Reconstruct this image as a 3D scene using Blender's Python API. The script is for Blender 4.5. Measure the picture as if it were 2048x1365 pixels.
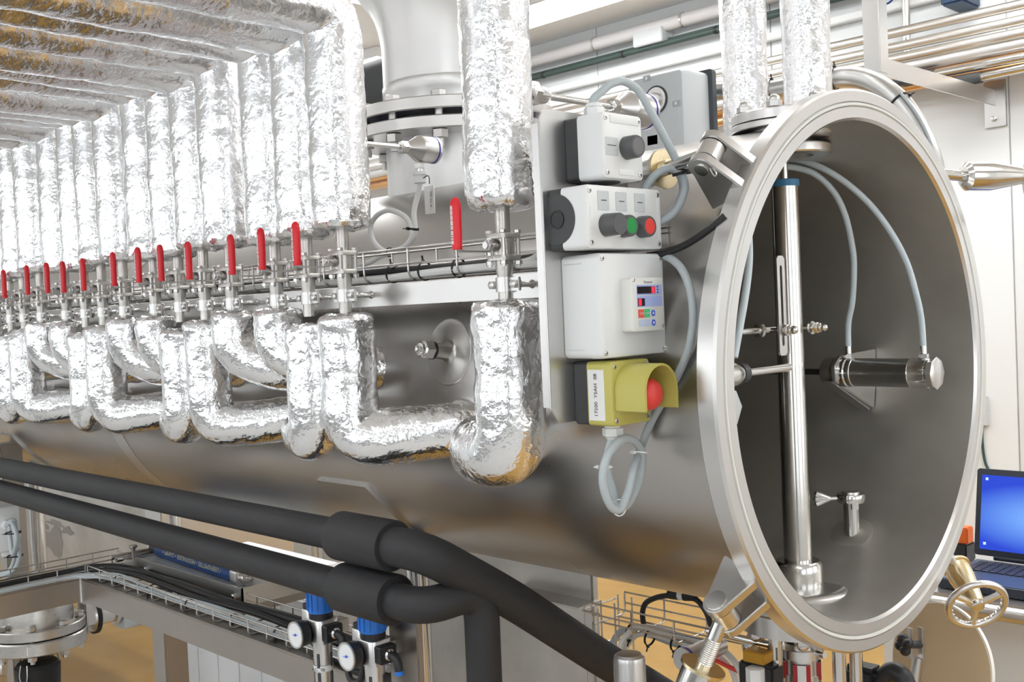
import bpy, bmesh, math, random
from math import sin, cos, pi, radians, sqrt, atan2
from mathutils import Vector as V, Matrix, noise as NZ
random.seed(7)
for o in list(bpy.data.objects): bpy.data.objects.remove(o)
sc = bpy.context.scene
COL = sc.collection

# ---------------------------------------------------------------- camera
YAW, PITCH, ROLL = 2.36402798, -0.0284814038, -0.0437441983
CAMP = V((0.652289, -1.299562, 1.4967196)); FPX = 2131.15
fw = V((cos(YAW)*cos(PITCH), sin(YAW)*cos(PITCH), sin(PITCH)))
_r0 = V((sin(YAW), -cos(YAW), 0)); _u0 = _r0.cross(fw)
rt = cos(ROLL)*_r0 + sin(ROLL)*_u0; up = -sin(ROLL)*_r0 + cos(ROLL)*_u0
cd = bpy.data.cameras.new('camera'); cd.sensor_width = 36; cd.sensor_fit = 'HORIZONTAL'
cd.lens = FPX/2048*36; cd.clip_start = 0.01; cd.clip_end = 100
cam = bpy.data.objects.new('camera', cd); COL.objects.link(cam)
M = Matrix((rt, up, -fw)).transposed().to_4x4(); M.translation = CAMP; cam.matrix_world = M
sc.camera = cam
def at(x, y, ax, v):
    """the point of the plane <ax> = v that the lens sees at (x, y)"""
    d = fw + rt*((x-1024)/FPX) - up*((y-682.5)/FPX)
    k = 'xyz'.index(ax); return CAMP + d*((v-CAMP[k])/d[k])

# ---------------------------------------------------------------- world, exposure, lamps
w = bpy.data.worlds.new('world'); sc.world = w; w.use_nodes = True
w.node_tree.nodes['Background'].inputs[0].default_value = (.9, .95, 1, 1)
w.node_tree.nodes['Background'].inputs[1].default_value = .35
sc.view_settings.view_transform = 'Standard'; sc.view_settings.look = 'None'
sc.view_settings.gamma = 1; sc.view_settings.use_curve_mapping = False
sc.view_settings.exposure = 0.12
sc.cycles.use_denoising = True
sc.cycles.max_bounces = 7; sc.cycles.diffuse_bounces = 3; sc.cycles.glossy_bounces = 5
sc.cycles.caustics_reflective = True; sc.cycles.transmission_bounces = 4; sc.cycles.transparent_max_bounces = 4
sc.cycles.use_adaptive_sampling = True; sc.cycles.adaptive_threshold = .03
sc.cycles.sample_clamp_indirect = 6
LAMP = 12.0         # ceiling luminaire strength
GLOW = 1.4          # strength of the added, unseen glowing panes shaped like windows
FLOOR_Z, CEIL_Z, Y_BACK, Y_FRONT, X_L, X_R = 0, 3.12, 3.5, -4.2, -7.0, 3.6

# ---------------------------------------------------------------- materials
MATS = {}
def mat(name, base=(.8,.8,.8), metal=0, rough=.5, bump=0, bscale=60, stretch=(1,1,1), rvar=0, cvar=0, cscale=6, emit=None, es=1, trans=0, coat=0, ior=1.45, kind=None, sub=0):
    m = bpy.data.materials.new(name); MATS[name] = m; m.use_nodes = True
    nt = m.node_tree; b = nt.nodes['Principled BSDF']; L = nt.links.new
    b.inputs['Base Color'].default_value = (*base, 1); b.inputs['Metallic'].default_value = metal
    b.inputs['Roughness'].default_value = rough; b.inputs['IOR'].default_value = ior
    if trans: b.inputs['Transmission Weight'].default_value = trans
    if coat: b.inputs['Coat Weight'].default_value = coat
    if emit: b.inputs['Emission Color'].default_value = (*emit, 1); b.inputs['Emission Strength'].default_value = es
    if bump or rvar or cvar or kind:
        tc = nt.nodes.new('ShaderNodeTexCoord'); mp = nt.nodes.new('ShaderNodeMapping'); L(tc.outputs['Object'], mp.inputs[0])
        mp.inputs['Scale'].default_value = stretch
        oi = nt.nodes.new('ShaderNodeObjectInfo'); mu = nt.nodes.new('ShaderNodeMath'); mu.operation = 'MULTIPLY'; mu.inputs[1].default_value = 37
        L(oi.outputs['Random'], mu.inputs[0])
        cb = nt.nodes.new('ShaderNodeCombineXYZ')
        for k in range(3): L(mu.outputs[0], cb.inputs[k])
        L(cb.outputs[0], mp.inputs['Location'])
        def noise(scale, det=4, r=.55, dist=0):
            n = nt.nodes.new('ShaderNodeTexNoise'); n.inputs['Scale'].default_value = scale; n.inputs['Detail'].default_value = det
            n.inputs['Roughness'].default_value = r; n.inputs['Distortion'].default_value = dist; L(mp.outputs[0], n.inputs['Vector']); return n.outputs['Fac']
        def rng(s, a, c, lo=.3, hi=.7):
            q = nt.nodes.new('ShaderNodeMapRange'); q.inputs['From Min'].default_value = lo; q.inputs['From Max'].default_value = hi
            q.inputs['To Min'].default_value = a; q.inputs['To Max'].default_value = c; L(s, q.inputs['Value']); return q.outputs[0]
        if rvar: L(rng(noise(cscale*1.7, 5), max(.02, rough-rvar), rough+rvar), b.inputs['Roughness'])
        if cvar:
            mx = nt.nodes.new('ShaderNodeMix'); mx.data_type = 'RGBA'
            mx.inputs['A'].default_value = (*[c*(1-cvar) for c in base], 1); mx.inputs['B'].default_value = (*[min(1, c*(1+cvar)) for c in base], 1)
            L(rng(noise(cscale, 6, .6), 0, 1), mx.inputs['Factor']); L(mx.outputs['Result'], b.inputs['Base Color'])
        if bump:
            bp = nt.nodes.new('ShaderNodeBump'); bp.inputs['Strength'].default_value = bump; bp.inputs['Distance'].default_value = .002
            L(noise(bscale, 3), bp.inputs['Height']); L(bp.outputs[0], b.inputs['Normal'])
        if kind == 'foil':
            def math(op, a, c):
                n = nt.nodes.new('ShaderNodeMath'); n.operation = op
                for k, s in ((0, a), (1, c)):
                    if isinstance(s, (int, float)): n.inputs[k].default_value = s
                    else: L(s, n.inputs[k])
                return n.outputs[0]
            nz = nt.nodes.new('ShaderNodeTexNoise'); nz.inputs['Scale'].default_value = 38; nz.inputs['Detail'].default_value = 1; L(mp.outputs[0], nz.inputs['Vector'])
            ad = nt.nodes.new('ShaderNodeVectorMath'); ad.operation = 'MULTIPLY_ADD'; L(nz.outputs['Color'], ad.inputs[0]); ad.inputs[1].default_value = (.03,)*3; L(mp.outputs[0], ad.inputs[2])
            vo = nt.nodes.new('ShaderNodeTexVoronoi'); vo.feature = 'F1'; vo.inputs['Scale'].default_value = 85; L(ad.outputs[0], vo.inputs['Vector'])
            mask = rng(nz.outputs['Fac'], .25, 1, .40, .62)
            h = math('MULTIPLY', math('MULTIPLY', vo.outputs['Distance'], -.62), mask)
            h = math('ADD', h, math('MULTIPLY', noise(70, 2), .75))
            h = math('ADD', h, math('MULTIPLY', nz.outputs['Fac'], .8))
            h = math('ADD', h, math('MULTIPLY', noise(170, 2, .6), .42))
            bp = nt.nodes.new('ShaderNodeBump'); bp.inputs['Strength'].default_value = .6; bp.inputs['Distance'].default_value = .0026
            L(h, bp.inputs['Height']); L(bp.outputs[0], b.inputs['Normal'])
    return m
STEEL = mat('brushed_steel', (.66,.65,.64), 1, .30, rvar=.015, cscale=25)
TANK = mat('tank_steel', (.56,.54,.52), 1, .31, rvar=.05, cvar=.05, cscale=3.5)
INNER = mat('tank_inner_steel', (.56,.54,.50), .8, .42, rvar=.07, cvar=.12, cscale=5)
FLANGE = mat('turned_steel', (.72,.71,.70), 1, .29)
POLISH = mat('polished_steel', (.70,.69,.67), 1, .16, rvar=.05, cscale=20)
CAST = mat('cast_steel', (.60,.58,.55), 1, .34, bump=.12, bscale=300, rvar=.08, cvar=.08, cscale=30)
WIRE = mat('wire_steel', (.62,.60,.58), 1, .25)
BEAMM = mat('beam_steel', (.44,.405,.37), 1, .34, rvar=.06, cvar=.07, cscale=3)
SHEET = mat('mottled_sheet_steel', (.52,.50,.47), 1, .38, rvar=.12, cvar=.2, cscale=4)
FOIL = mat('aluminium_foil', (.93,.93,.94), 1, .19, kind='foil')
DUCT = mat('duct_steel', (.80,.80,.80), 1, .38, rvar=.05)
BRASS = mat('brass', (.80,.68,.45), 1, .28, rvar=.05)
BLACKINS = mat('black_foam', (.028,.028,.03), 0, .62, bump=.25, bscale=220, cvar=.15, cscale=5)
BLACK = mat('black_plastic', (.022,.022,.024), 0, .4)
DARK = mat('dark_grey_plastic', (.055,.056,.06), 0, .42)
KNOB = mat('grey_button_plastic', (.10,.10,.105), 0, .35)
WHITE = mat('white_plastic', (.84,.85,.85), 0, .38)
OFFW = mat('offwhite_plastic', (.80,.80,.76), 0, .4)
GREYP = mat('light_grey_plastic', (.62,.65,.66), 0, .4)
CABLE = mat('grey_cable', (.48,.53,.55), 0, .42)
BRAID = mat('braided_cable', (.80,.80,.78), 0, .4, bump=.3, bscale=900)
RED = mat('red_grip', (.78,.018,.03), 0, .32)
REDB = mat('red_button', (.83,.07,.06), 0, .35)
GREEN = mat('green_button', (.02,.30,.07), 0, .35)
YELLOW = mat('yellow_plastic', (.56,.51,.13), 0, .38)
BLUE = mat('blue_plastic', (.03,.20,.70), 0, .35)
BLUEP = mat('blue_paint', (.012,.06,.22), 0, .35)
BLUER = mat('blue_seal', (.03,.03,.45), 0, .4)
TEALR = mat('blue_cap', (.06,.24,.45), 0, .4)
HOSE = mat('translucent_hose', (.74,.84,.90), 0, .3, trans=.15)
TAG = mat('label_tape', (.86,.86,.84), 0, .5)
INK = mat('ink', (.06,.06,.065), 0, .5)
INKW = mat('white_ink', (.9,.85,.85), 0, .5)
INKY = mat('pale_yellow_ink', (.62,.60,.35), 0, .5)
CREAM = mat('cream_lid', (.62,.47,.29), 0, .45)
CREAMW = mat('white_lid_rim', (.88,.86,.80), 0, .4)
TAN = mat('tan_plastic', (.62,.42,.24), 0, .45)
AMBER = mat('amber_metal', (.60,.32,.04), .5, .35)
ORANGE = mat('orange_plastic', (.85,.16,.02), 0, .4)
CABLEK = mat('black_cable', (.02,.02,.021), 0, .38)
WALLM = mat('white_wall_panel', (.80,.82,.825), 0, .45, bump=.02, bscale=12)
CEILM = mat('white_ceiling', (.86,.86,.85), 0, .6)
FLOORM = mat('ochre_floor', (.42,.24,.055), 0, .36, bump=.08, bscale=120, cvar=.10, cscale=3, rvar=.06)
PANELM = mat('white_door_panel', (.86,.88,.90), 0, .4)
BENCHM = mat('bench_panel', (.84,.85,.86), 0, .5)
PIPEM = mat('pipe_steel', (.74,.72,.69), 1, .36)
COPPER = mat('copper', (.72,.42,.20), 1, .32)
GASK = mat('white_gasket', (.78,.78,.74), 0, .45)
LAPT = mat('laptop_body', (.03,.035,.05), 0, .4)
KEYB = mat('laptop_keys', (.045,.05,.07), 0, .45)
DISP = mat('dark_display', (.02,.015,.015), 0, .2)
LCDB = mat('blue_display_field', (.42,.50,.85), 0, .4)
REDKEY = mat('red_key', (.85,.12,.09), 0, .4)
GREENKEY = mat('green_key', (.10,.65,.25), 0, .4)
BLUEKEY = mat('blue_key', (.08,.14,.70), 0, .4)
PALEKEY = mat('pale_blue_key', (.60,.68,.88), 0, .4)
LEDR = mat('red_led', (.4,.0,.02), 0, .4, emit=(1,.05,.1), es=.7)
DIAL = mat('gauge_dial', (.85,.86,.86), 0, .3)
LAMPM = mat('luminaire_diffuser', (.9,.9,.9), 0, .5, emit=(.975,.99,1), es=LAMP)
WALLF = mat('pale_grey_wall', (.34,.345,.35), 0, .5)
DRED = mat('dark_red_jaw', (.42,.02,.02), 0, .4)
AISLE = mat('pale_grey_floor', (.55,.54,.52), 0, .4, cvar=.06, cscale=3)
GLOWM = mat('frosted_daylight_pane', (.9,.9,.9), 0, .4, emit=(.93,.97,1.0), es=GLOW)
RUBBER = mat('black_rubber', (.016,.016,.017), 0, .55)

# ---------------------------------------------------------------- mesh helpers
def frame(n):
    n = V(n).normalized(); a = V((0,0,1)) if abs(n.z) < .9 else V((1,0,0))
    u = a.cross(n).normalized(); return u, n.cross(u).normalized(), n
ORG = {}
class MB:
    def __init__(s): s.v = []; s.f = []
    def add(s, vs, fs):
        k = len(s.v); s.v += [V(p) for p in vs]; s.f += [tuple(i+k for i in f) for f in fs]; return s
    def box(s, a, b):
        (x0,y0,z0), (x1,y1,z1) = a, b
        return s.add([(x0,y0,z0),(x1,y0,z0),(x1,y1,z0),(x0,y1,z0),(x0,y0,z1),(x1,y0,z1),(x1,y1,z1),(x0,y1,z1)],
                     [(0,3,2,1),(4,5,6,7),(0,1,5,4),(1,2,6,5),(2,3,7,6),(3,0,4,7)])
    def obox(s, c, u, v, n, su, sv, sn):
        c, u, v, n = V(c), V(u).normalized()*su/2, V(v).normalized()*sv/2, V(n).normalized()*sn/2
        return s.add([c-u-v-n,c+u-v-n,c+u+v-n,c-u+v-n,c-u-v+n,c+u-v+n,c+u+v+n,c-u+v+n],
                     [(0,3,2,1),(4,5,6,7),(0,1,5,4),(1,2,6,5),(2,3,7,6),(3,0,4,7)])
    def beam(s, p, q, wd, ht, side=None):
        p, q = V(p), V(q); n = (q-p); l = n.length; n.normalize()
        u = V(side).normalized() if side else frame(n)[0]; v = n.cross(u)
        return s.obox((p+q)/2, u, v, n, wd, ht, l)
    def lathe(s, o, ax, prof, n=32, cap=True, a0=0):
        o = V(o); u, v, w_ = frame(ax); k = len(s.v); vs = []; fs = []
        for t, r in prof:
            for i in range(n):
                a = a0+2*pi*i/n; vs.append(o+w_*t+(u*cos(a)+v*sin(a))*max(r, 1e-5))
        for j in range(len(prof)-1):
            for i in range(n):
                i2 = (i+1) % n; fs.append((j*n+i, j*n+i2, (j+1)*n+i2, (j+1)*n+i))
        if cap:
            fs.append(tuple(reversed(range(n)))); m = (len(prof)-1)*n; fs.append(tuple(range(m, m+n)))
        return s.add(vs, fs)
    def cyl(s, p, q, r, r2=None, n=24, ch=0):
        p, q = V(p), V(q); l = (q-p).length; r2 = r if r2 is None else r2
        pr = [(0, r), (l, r2)] if not ch else [(0, r-ch), (ch, r), (l-ch, r2), (l, r2-ch)]
        return s.lathe(p, q-p, pr, n)
    def hexa(s, p, q, r, n=6):
        p, q = V(p), V(q); l = (q-p).length; c = r*.12
        return s.lathe(p, q-p, [(0, r-c), (c*.6, r), (l-c*.6, r), (l, r-c)], n)
    def ring(s, o, ax, r0, r1, t0, t1, n=64, ch=0):
        c = ch; pr = [(t0, r0), (t0, r1-c), (t0+c, r1), (t1-c, r1), (t1, r1-c), (t1, r0), (t0, r0)] if c else [(t0, r0), (t0, r1), (t1, r1), (t1, r0), (t0, r0)]
        return s.lathe(o, ax, pr, n, cap=False)
    def tube(s, pts, r, n=12, cap=True, closed=False):
        pts = [V(p) for p in pts]; m = len(pts); rs = r if isinstance(r, (list, tuple)) else [r]*m
        vs = []; fs = []; u = None
        for j, p in enumerate(pts):
            if closed: t = pts[(j+1) % m]-pts[j-1]
            else: t = pts[min(j+1, m-1)]-pts[max(j-1, 0)]
            t.normalize()
            if u is None: u = frame(t)[0]
            u = (u-t*u.dot(t)).normalized(); b = t.cross(u)
            for i in range(n):
                a = 2*pi*i/n; vs.append(p+(u*cos(a)+b*sin(a))*rs[j])
        for j in range(m if closed else m-1):
            j2 = (j+1) % m
            for i in range(n):
                i2 = (i+1) % n; fs.append((j*n+i, j*n+i2, j2*n+i2, j2*n+i))
        if cap and not closed: fs.append(tuple(reversed(range(n)))); fs.append(tuple(range((m-1)*n, m*n)))
        return s.add(vs, fs)
    def torus(s, o, ax, R, r, n=48, k=10):
        u, v, _ = frame(ax); o = V(o)
        return s.tube([o+(u*cos(2*pi*i/n)+v*sin(2*pi*i/n))*R for i in range(n)], r, k, closed=True)
    def ball(s, o, r, n=16, k=10, ax=(0,0,1), sq=1):
        return s.lathe(o, ax, [(-r*sq*cos(pi*j/k), r*sin(pi*j/k)) for j in range(k+1)], n, cap=False)
    def prism(s, poly, o, u, v, n, d):
        o, u, v, n = V(o), V(u), V(v), V(n); k = len(poly)
        a = [o+u*x+v*y for x, y in poly]; b = [p+n*d for p in a]
        return s.add(a+b, [tuple(reversed(range(k))), tuple(range(k, 2*k))]+[(i, (i+1) % k, k+(i+1) % k, k+i) for i in range(k)])
    def slab(s, c, u, v, n, wd, ht, d, r, b=0, b0=0, seg=5):
        """rounded rectangle wd x ht centred on c, raised d along n, corner radius r, front edge bevel b"""
        c, u, v, n = V(c), V(u).normalized(), V(v).normalized(), V(n).normalized()
        def loop(ins, t):
            rr = max(r-ins, .0004); out = []
            for sx, sy, a0 in ((1,1,0), (-1,1,pi/2), (-1,-1,pi), (1,-1,1.5*pi)):
                cx, cy = sx*(wd/2-ins-rr), sy*(ht/2-ins-rr)
                for i in range(seg+1):
                    a = a0+i*pi/2/seg; out.append(c+u*(cx+rr*cos(a))+v*(cy+rr*sin(a))+n*t)
            return out
        ls = []
        if b0: ls += [loop(b0, 0), loop(b0*.3, b0*.3), loop(0, b0)]
        else: ls += [loop(0, 0)]
        if b: ls += [loop(0, d-b), loop(b*.3, d-b*.3), loop(b, d)]
        else: ls += [loop(0, d)]
        k = len(ls[0]); fs = []
        for j in range(len(ls)-1):
            for i in range(k): fs.append((j*k+i, j*k+(i+1) % k, (j+1)*k+(i+1) % k, (j+1)*k+i))
        fs += [tuple(reversed(range(k))), tuple(range((len(ls)-1)*k, len(ls)*k))]
        return s.add([p for l in ls for p in l], fs)
    def build(s, name, m, parent=None, sharp=35, bevel=0, fix=True):
        me = bpy.data.meshes.new(name)
        if parent is not None: org = ORG[parent.name]
        else:
            xs = [p.x for p in s.v]; ys = [p.y for p in s.v]; zs = [p.z for p in s.v]
            org = V(((min(xs)+max(xs))/2, (min(ys)+max(ys))/2, min(zs)))
        me.from_pydata([p-org for p in s.v], [], s.f)
        if fix or bevel:
            bm = bmesh.new(); bm.from_mesh(me)
            bmesh.ops.recalc_face_normals(bm, faces=bm.faces)
            if bevel: bmesh.ops.bevel(bm, geom=[e for e in bm.edges if len(e.link_faces) == 2 and e.calc_face_angle(0) > .6], offset=bevel, segments=2, affect='EDGES', clamp_overlap=True)
            bm.to_mesh(me); bm.free()
        me.shade_smooth(); me.set_sharp_from_angle(angle=radians(sharp))
        me.materials.append(m); o = bpy.data.objects.new(name, me); COL.objects.link(o)
        if parent is not None: o.parent = parent
        else: o.location = org
        ORG[o.name] = org
        return o
def tag(o, label=None, cat=None, group=None, kind=None):
    for k, x in (('label', label), ('category', cat), ('group', group), ('kind', kind)):
        if x: o[k] = x
    return o
def thing(name, label, cat, loc, group=None):
    o = bpy.data.objects.new(name, None); COL.objects.link(o); o.location = V(loc); o.empty_display_size = .05
    ORG[o.name] = V(loc); return tag(o, label, cat, group)
def struct(o): o['kind'] = 'structure'; return o
def clone(src, loc, label=None, group=None, parent=None, rot=None):
    c = src.copy(); COL.objects.link(c)
    if parent is None: c.location = V(loc); ORG[c.name] = V(loc)
    else: c.parent = parent
    if rot is not None: c.rotation_euler = rot
    if label: c['label'] = label
    if group: c['group'] = group
    for ch in list(src.children): clone(ch, None, parent=c)
    return c
def inst(src, name, loc, parent, rotz=0):
    """another part with the same mesh, moved by loc"""
    o = bpy.data.objects.new(name, src.data); COL.objects.link(o); o.parent = parent
    o.location = V(loc); o.rotation_euler = (0,0,rotz); ORG[o.name] = ORG[parent.name]; return o
def crom(pts, n=8, closed=False):
    pts = [V(p) for p in pts]; m = len(pts); out = []
    rg = range(m if closed else m-1)
    for i in rg:
        g = (lambda k: pts[k % m]) if closed else (lambda k: pts[min(max(k, 0), m-1)])
        a, b, c, d = g(i-1), g(i), g(i+1), g(i+2)
        for j in range(n):
            t = j/n; out.append(.5*((2*b)+(c-a)*t+(2*a-5*b+4*c-d)*t*t+(3*b-a-3*c+d)*t**3))
    if not closed: out.append(pts[-1])
    return out
def fil(pts, rad, n=6):
    pts = [V(p) for p in pts]; out = [pts[0]]
    for i in range(1, len(pts)-1):
        p = pts[i]; a = (pts[i-1]-p); b = (pts[i+1]-p); rr = min(rad, a.length*.49, b.length*.49)
        a.normalize(); b.normalize(); p0 = p+a*rr; p2 = p+b*rr
        for j in range(n+1):
            t = j/n; out.append(p0*(1-t)**2+p*2*t*(1-t)+p2*t*t)
    out.append(pts[-1]); return out
def resample(pts, ds):
    out = [V(pts[0])]; acc = 0
    for a, b in zip(pts[:-1], pts[1:]):
        a, b = V(a), V(b); l = (b-a).length
        if l < 1e-7: continue
        t = ds-acc
        while t <= l: out.append(a+(b-a)*(t/l)); t += ds
        acc = l-(t-ds)
    if (out[-1]-V(pts[-1])).length > ds*.3: out.append(V(pts[-1]))
    return out
_fc = None
def text(name, body, size, o, u, v, m, parent, ax='CENTER', sx=1, lift=.0006, ay='CENTER'):
    """flat printed lettering on a surface; u is the reading direction, v is up in the letters"""
    cu = bpy.data.curves.new('t', 'FONT'); cu.body = body; cu.size = size; cu.align_x = ax; cu.align_y = ay; cu.resolution_u = 2
    to = bpy.data.objects.new('t', cu); COL.objects.link(to)
    dg = bpy.context.evaluated_depsgraph_get(); me = bpy.data.meshes.new_from_object(to.evaluated_get(dg))
    bpy.data.objects.remove(to); bpy.data.curves.remove(cu)
    u, v = V(u).normalized(), V(v).normalized(); n = u.cross(v); org = ORG[parent.name]; o = V(o)+n*lift
    for q in me.vertices: q.co = o+u*q.co.x*sx+v*q.co.y-org
    me.materials.clear(); me.materials.append(m); me.name = name
    ob = bpy.data.objects.new(name, me); COL.objects.link(ob); ob.parent = parent; ORG[ob.name] = org
    return ob
EX, EY, EZ = V((1,0,0)), V((0,1,0)), V((0,0,1))

# ================================================================ the room
struct(MB().box((X_L,-.70,-.1),(X_R,Y_BACK,0)).build('floor', FLOORM))
struct(MB().box((X_L,Y_FRONT,-.1),(X_R,-.705,0)).build('floor', AISLE))  # unseen front floor, coloured pale to throw white into the foil reflections
struct(MB().box((X_L,Y_FRONT,CEIL_Z),(X_R,Y_BACK+.2,CEIL_Z+.1)).build('ceiling', CEILM))
wb = struct(MB().box((X_L,Y_BACK,0),(X_R,Y_BACK+.1,CEIL_Z)).build('wall_back', WALLM))
x = X_L+.15; pw = 1.15
pm = None
while x < X_R-.1:
    wd = min(pw, X_R-x)-.006
    MB().slab((x+wd/2, Y_BACK, CEIL_Z/2), EX, EZ, -EY, wd, CEIL_Z, .012, .002, .003).build('panel', WALLM, wb)
    x += pw
struct(MB().box((X_L,Y_FRONT-.1,0),(X_R,Y_FRONT,CEIL_Z)).build('wall_front', WALLF))
struct(MB().box((X_L-.1,Y_FRONT,0),(X_L,Y_BACK,CEIL_Z)).build('wall_left', WALLM))
struct(MB().box((X_R,Y_FRONT,0),(X_R+.1,Y_BACK,CEIL_Z)).build('wall_right', WALLM))
wn = 0
def window(c, u, n, wd, ht):  # unseen emissive panel in window shape, added to light foil and tank mouth
    global wn; wn += 1; c, u, n = V(c), V(u), V(n)
    o = MB().obox(c+n*.012, u, EZ, n, wd, ht, .02).build('window_%d' % wn, GLOWM); struct(o)
    for s_ in (-1,1):
        MB().obox(c+n*.02+u*s_*(wd/2+.02), u, EZ, n, .06, ht+.1, .05).build('window_frame', WHITE, o)
        MB().obox(c+n*.02+EZ*s_*(ht/2+.02), u, EZ, n, wd+.1, .06, .05).build('window_frame', WHITE, o)
    MB().obox(c+n*.02, u, EZ, n, .05, ht, .04).build('window_mullion', WHITE, o)
for wx in (-5.4,-3.1,-.8,1.5): window((wx,Y_FRONT,1.75), EX, EY, 1.8, 1.7)
for wy in (-2.7,-.3,2.0): window((X_R,wy,1.75), EY, -EX, 1.7, 1.7)
lum = None
for ly in (-2.5,.8,1.9,2.85):
    for lx in (-5.2,-2.9,-.6,1.7):
        if lum is None:
            lum = thing('ceiling_luminaire', 'long white ceiling luminaire above the machine', 'ceiling light', (lx,ly,CEIL_Z-.07), 'ceiling luminaires')
            MB().box((lx-.75,ly-.16,CEIL_Z-.06),(lx+.75,ly+.16,CEIL_Z)).build('housing', WHITE, lum, bevel=.005)
            MB().box((lx-.73,ly-.14,CEIL_Z-.07),(lx+.73,ly+.14,CEIL_Z-.058)).build('diffuser', LAMPM, lum)
        else: clone(lum, (lx,ly,CEIL_Z-.07))

# ================================================================ the tank
AX = 1.40; RO = .326; RI = .3206; RF = .36
TL = -3.6
tank = thing('vacuum_tank', 'large horizontal stainless steel vacuum tank with its round end open', 'tank', (-1.6,0,AX-RO))
OC = V((0,0,AX))
MB().lathe((TL,0,AX), EX, [(0,RI),(0,RO),(-TL-.01,RO)], 128, cap=False).build('shell', TANK, tank)
MB().lathe((0,0,AX), EX, [(-.004,RI),(-1.1,RI),(TL,RI)], 128, cap=False).build('inner_shell', INNER, tank)
MB().lathe((TL,0,AX), EX, [(0,RO),(-.05,RO*.93),(-.10,RO*.75),(-.14,RO*.45),(-.15,.001)], 96, cap=False).build('domed_end', TANK, tank)
# flange with gasket groove and bevelled lip
fl = MB().lathe((0,0,AX), EX, [(-.004,RI),(0,RI+.003),(0,.3368),(-.003,.3375),(-.003,.3435),(0,.3442),(0,.3572),(-.003,.36),(-.023,.36),(-.025,.358),(-.025,RO-.002)], 160, cap=False).build('flange', FLANGE, tank)
MB().lathe((0,0,AX), EX, [(-.003,.3376),(.0012,.3390),(.0012,.3420),(-.003,.3434)], 160, cap=False).build('gasket', GASK, tank)
# weld bands round the shell
for bx in (-.105,):
    pass
for bx in (-1.62,-2.5):
    MB().ring((bx,0,AX), EX, RO-.001, RO+.0015, 0, .05, 128).build('weld_band', STEEL, tank)
# reinforcing pads of the saddles
def pad(xc, a0, a1, hw, name='saddle_pad', r=RO+.006, parent=tank, m=TANK):
    mb = MB(); n = 20; vs = []; fs = []
    for i in range(n+1):
        a = radians(a0+(a1-a0)*i/n); e = min(1, min(i, n-i)/2.5); h = hw*(1-.25*(1-e)**2)
        for rr in (RO-.001, r):
            for sx in (-1,1): vs.append((xc+sx*h, rr*sin(a), AX-rr*cos(a)))
    for i in range(n):
        k = i*4; q = k+4
        fs += [(k+2,k+3,q+3,q+2),(k,k+2,q+2,q),(k+1,q+1,q+3,k+3)]
    fs += [(0,1,3,2),(n*4,n*4+2,n*4+3,n*4+1)]
    return mb.add(vs, fs).build(name, m, parent)
pad(-.80, -58, 58, .09)
pad(-2.35, -58, 58, .09)
# saddle legs
for lx in (-.71,-2.35):
    for ly in (-.20,.20):
        mb = MB().cyl((lx,ly,.0),(lx,ly,AX-sqrt(RO*RO-ly*ly)-.004), .019, n=32)
        leg = mb.build('leg', POLISH, tank)
        MB().cyl((lx,ly,0),(lx,ly,.012),.05,n=32,ch=.002).build('foot_plate', STEEL, leg)
# clevis lugs on the flange rim
def clevis(ang, name='hinge_lug'):
    """two cheek plates welded to the rim, standing out radially and leaning back along the tank"""
    a = radians(ang); e = V((0, -cos(a), sin(a))); tdir = V((0, sin(a), cos(a)))
    out = []
    for s in (-1, 1):
        poly = []
        # profile in (x, radial): foot on the rim, round eye outwards
        foot = [(-.0235,.0),(-.002,.0)]; cx_, cr, R_ = -.043, .032, .0165
        pts = [(-.004,-.008),(-.062,-.030)]
        ang0 = radians(205); ang1 = radians(40)
        for i in range(13):
            q = ang0+(ang1-ang0)*i/12; pts.append((cx_+R_*cos(q), cr+R_*sin(q)))
        o = OC+e*RF+tdir*(s*.0185-.006)
        cheek = MB().prism(pts, o, EX, e, tdir, .012).build(name, STEEL, tank, bevel=.0015)
        out.append(cheek)
    return e, tdir, OC+e*(RF+.032)+EX*-.043
CU = clevis(42); CL = clevis(-41)

# ---------------- nozzle at the top with the bolted exhaust duct
NX, NY = -.83, .03; NR = .125; ZB = AX+sqrt(RO*RO-.0)-.06
zf = 1.811
noz = MB().lathe((NX,NY,AX+.20), EZ, [(0,NR),(zf-AX-.20,NR)], 96, cap=False).build('nozzle_neck', DUCT, tank)
MB().ring((NX,NY,zf), EZ, NR-.01, .187, 0, .022, 96, .002).build('nozzle_flange', FLANGE, tank)
duct = thing('exhaust_duct', 'wide grey steel exhaust duct with bolted flange curving up from the tank top', 'duct', (NX,NY,zf+.03))
MB().ring((NX,NY,zf+.033), EZ, NR-.01, .187, 0, .022, 96, .002).build('flange', FLANGE, duct)
MB().ring((NX,NY,zf+.0225), EZ, NR, .150, 0, .0102, 96).build('gasket', BLACK, duct)
MB().ring((NX,NY,zf+.0225), EZ, NR, .156, 0, .0015, 96).build('seal_line', BLUER, duct)
MB().lathe((NX,NY,zf+.05), EZ, [(0,NR),(.03,NR),(.034,NR+.002),(.05,NR+.002),(.055,NR)], 96, cap=False).build('collar', DUCT, duct)
pth = [V((NX,NY,zf+.09)), V((NX,NY,zf+.16))]
cc = V((NX-.24,NY,zf+.16))
for i in range(1,13):
    a = pi/2*i/12*.5; pth.append(cc+V((.24*cos(a),0,.24*sin(a))))
d = (pth[-1]-pth[-2]).normalized()
for i in range(1,13): pth.append(pth[-1]+d*.11)
MB().tube(pth, [NR]*len(pth), 96, cap=False).build('elbow', DUCT, duct)
nb = 12
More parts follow.
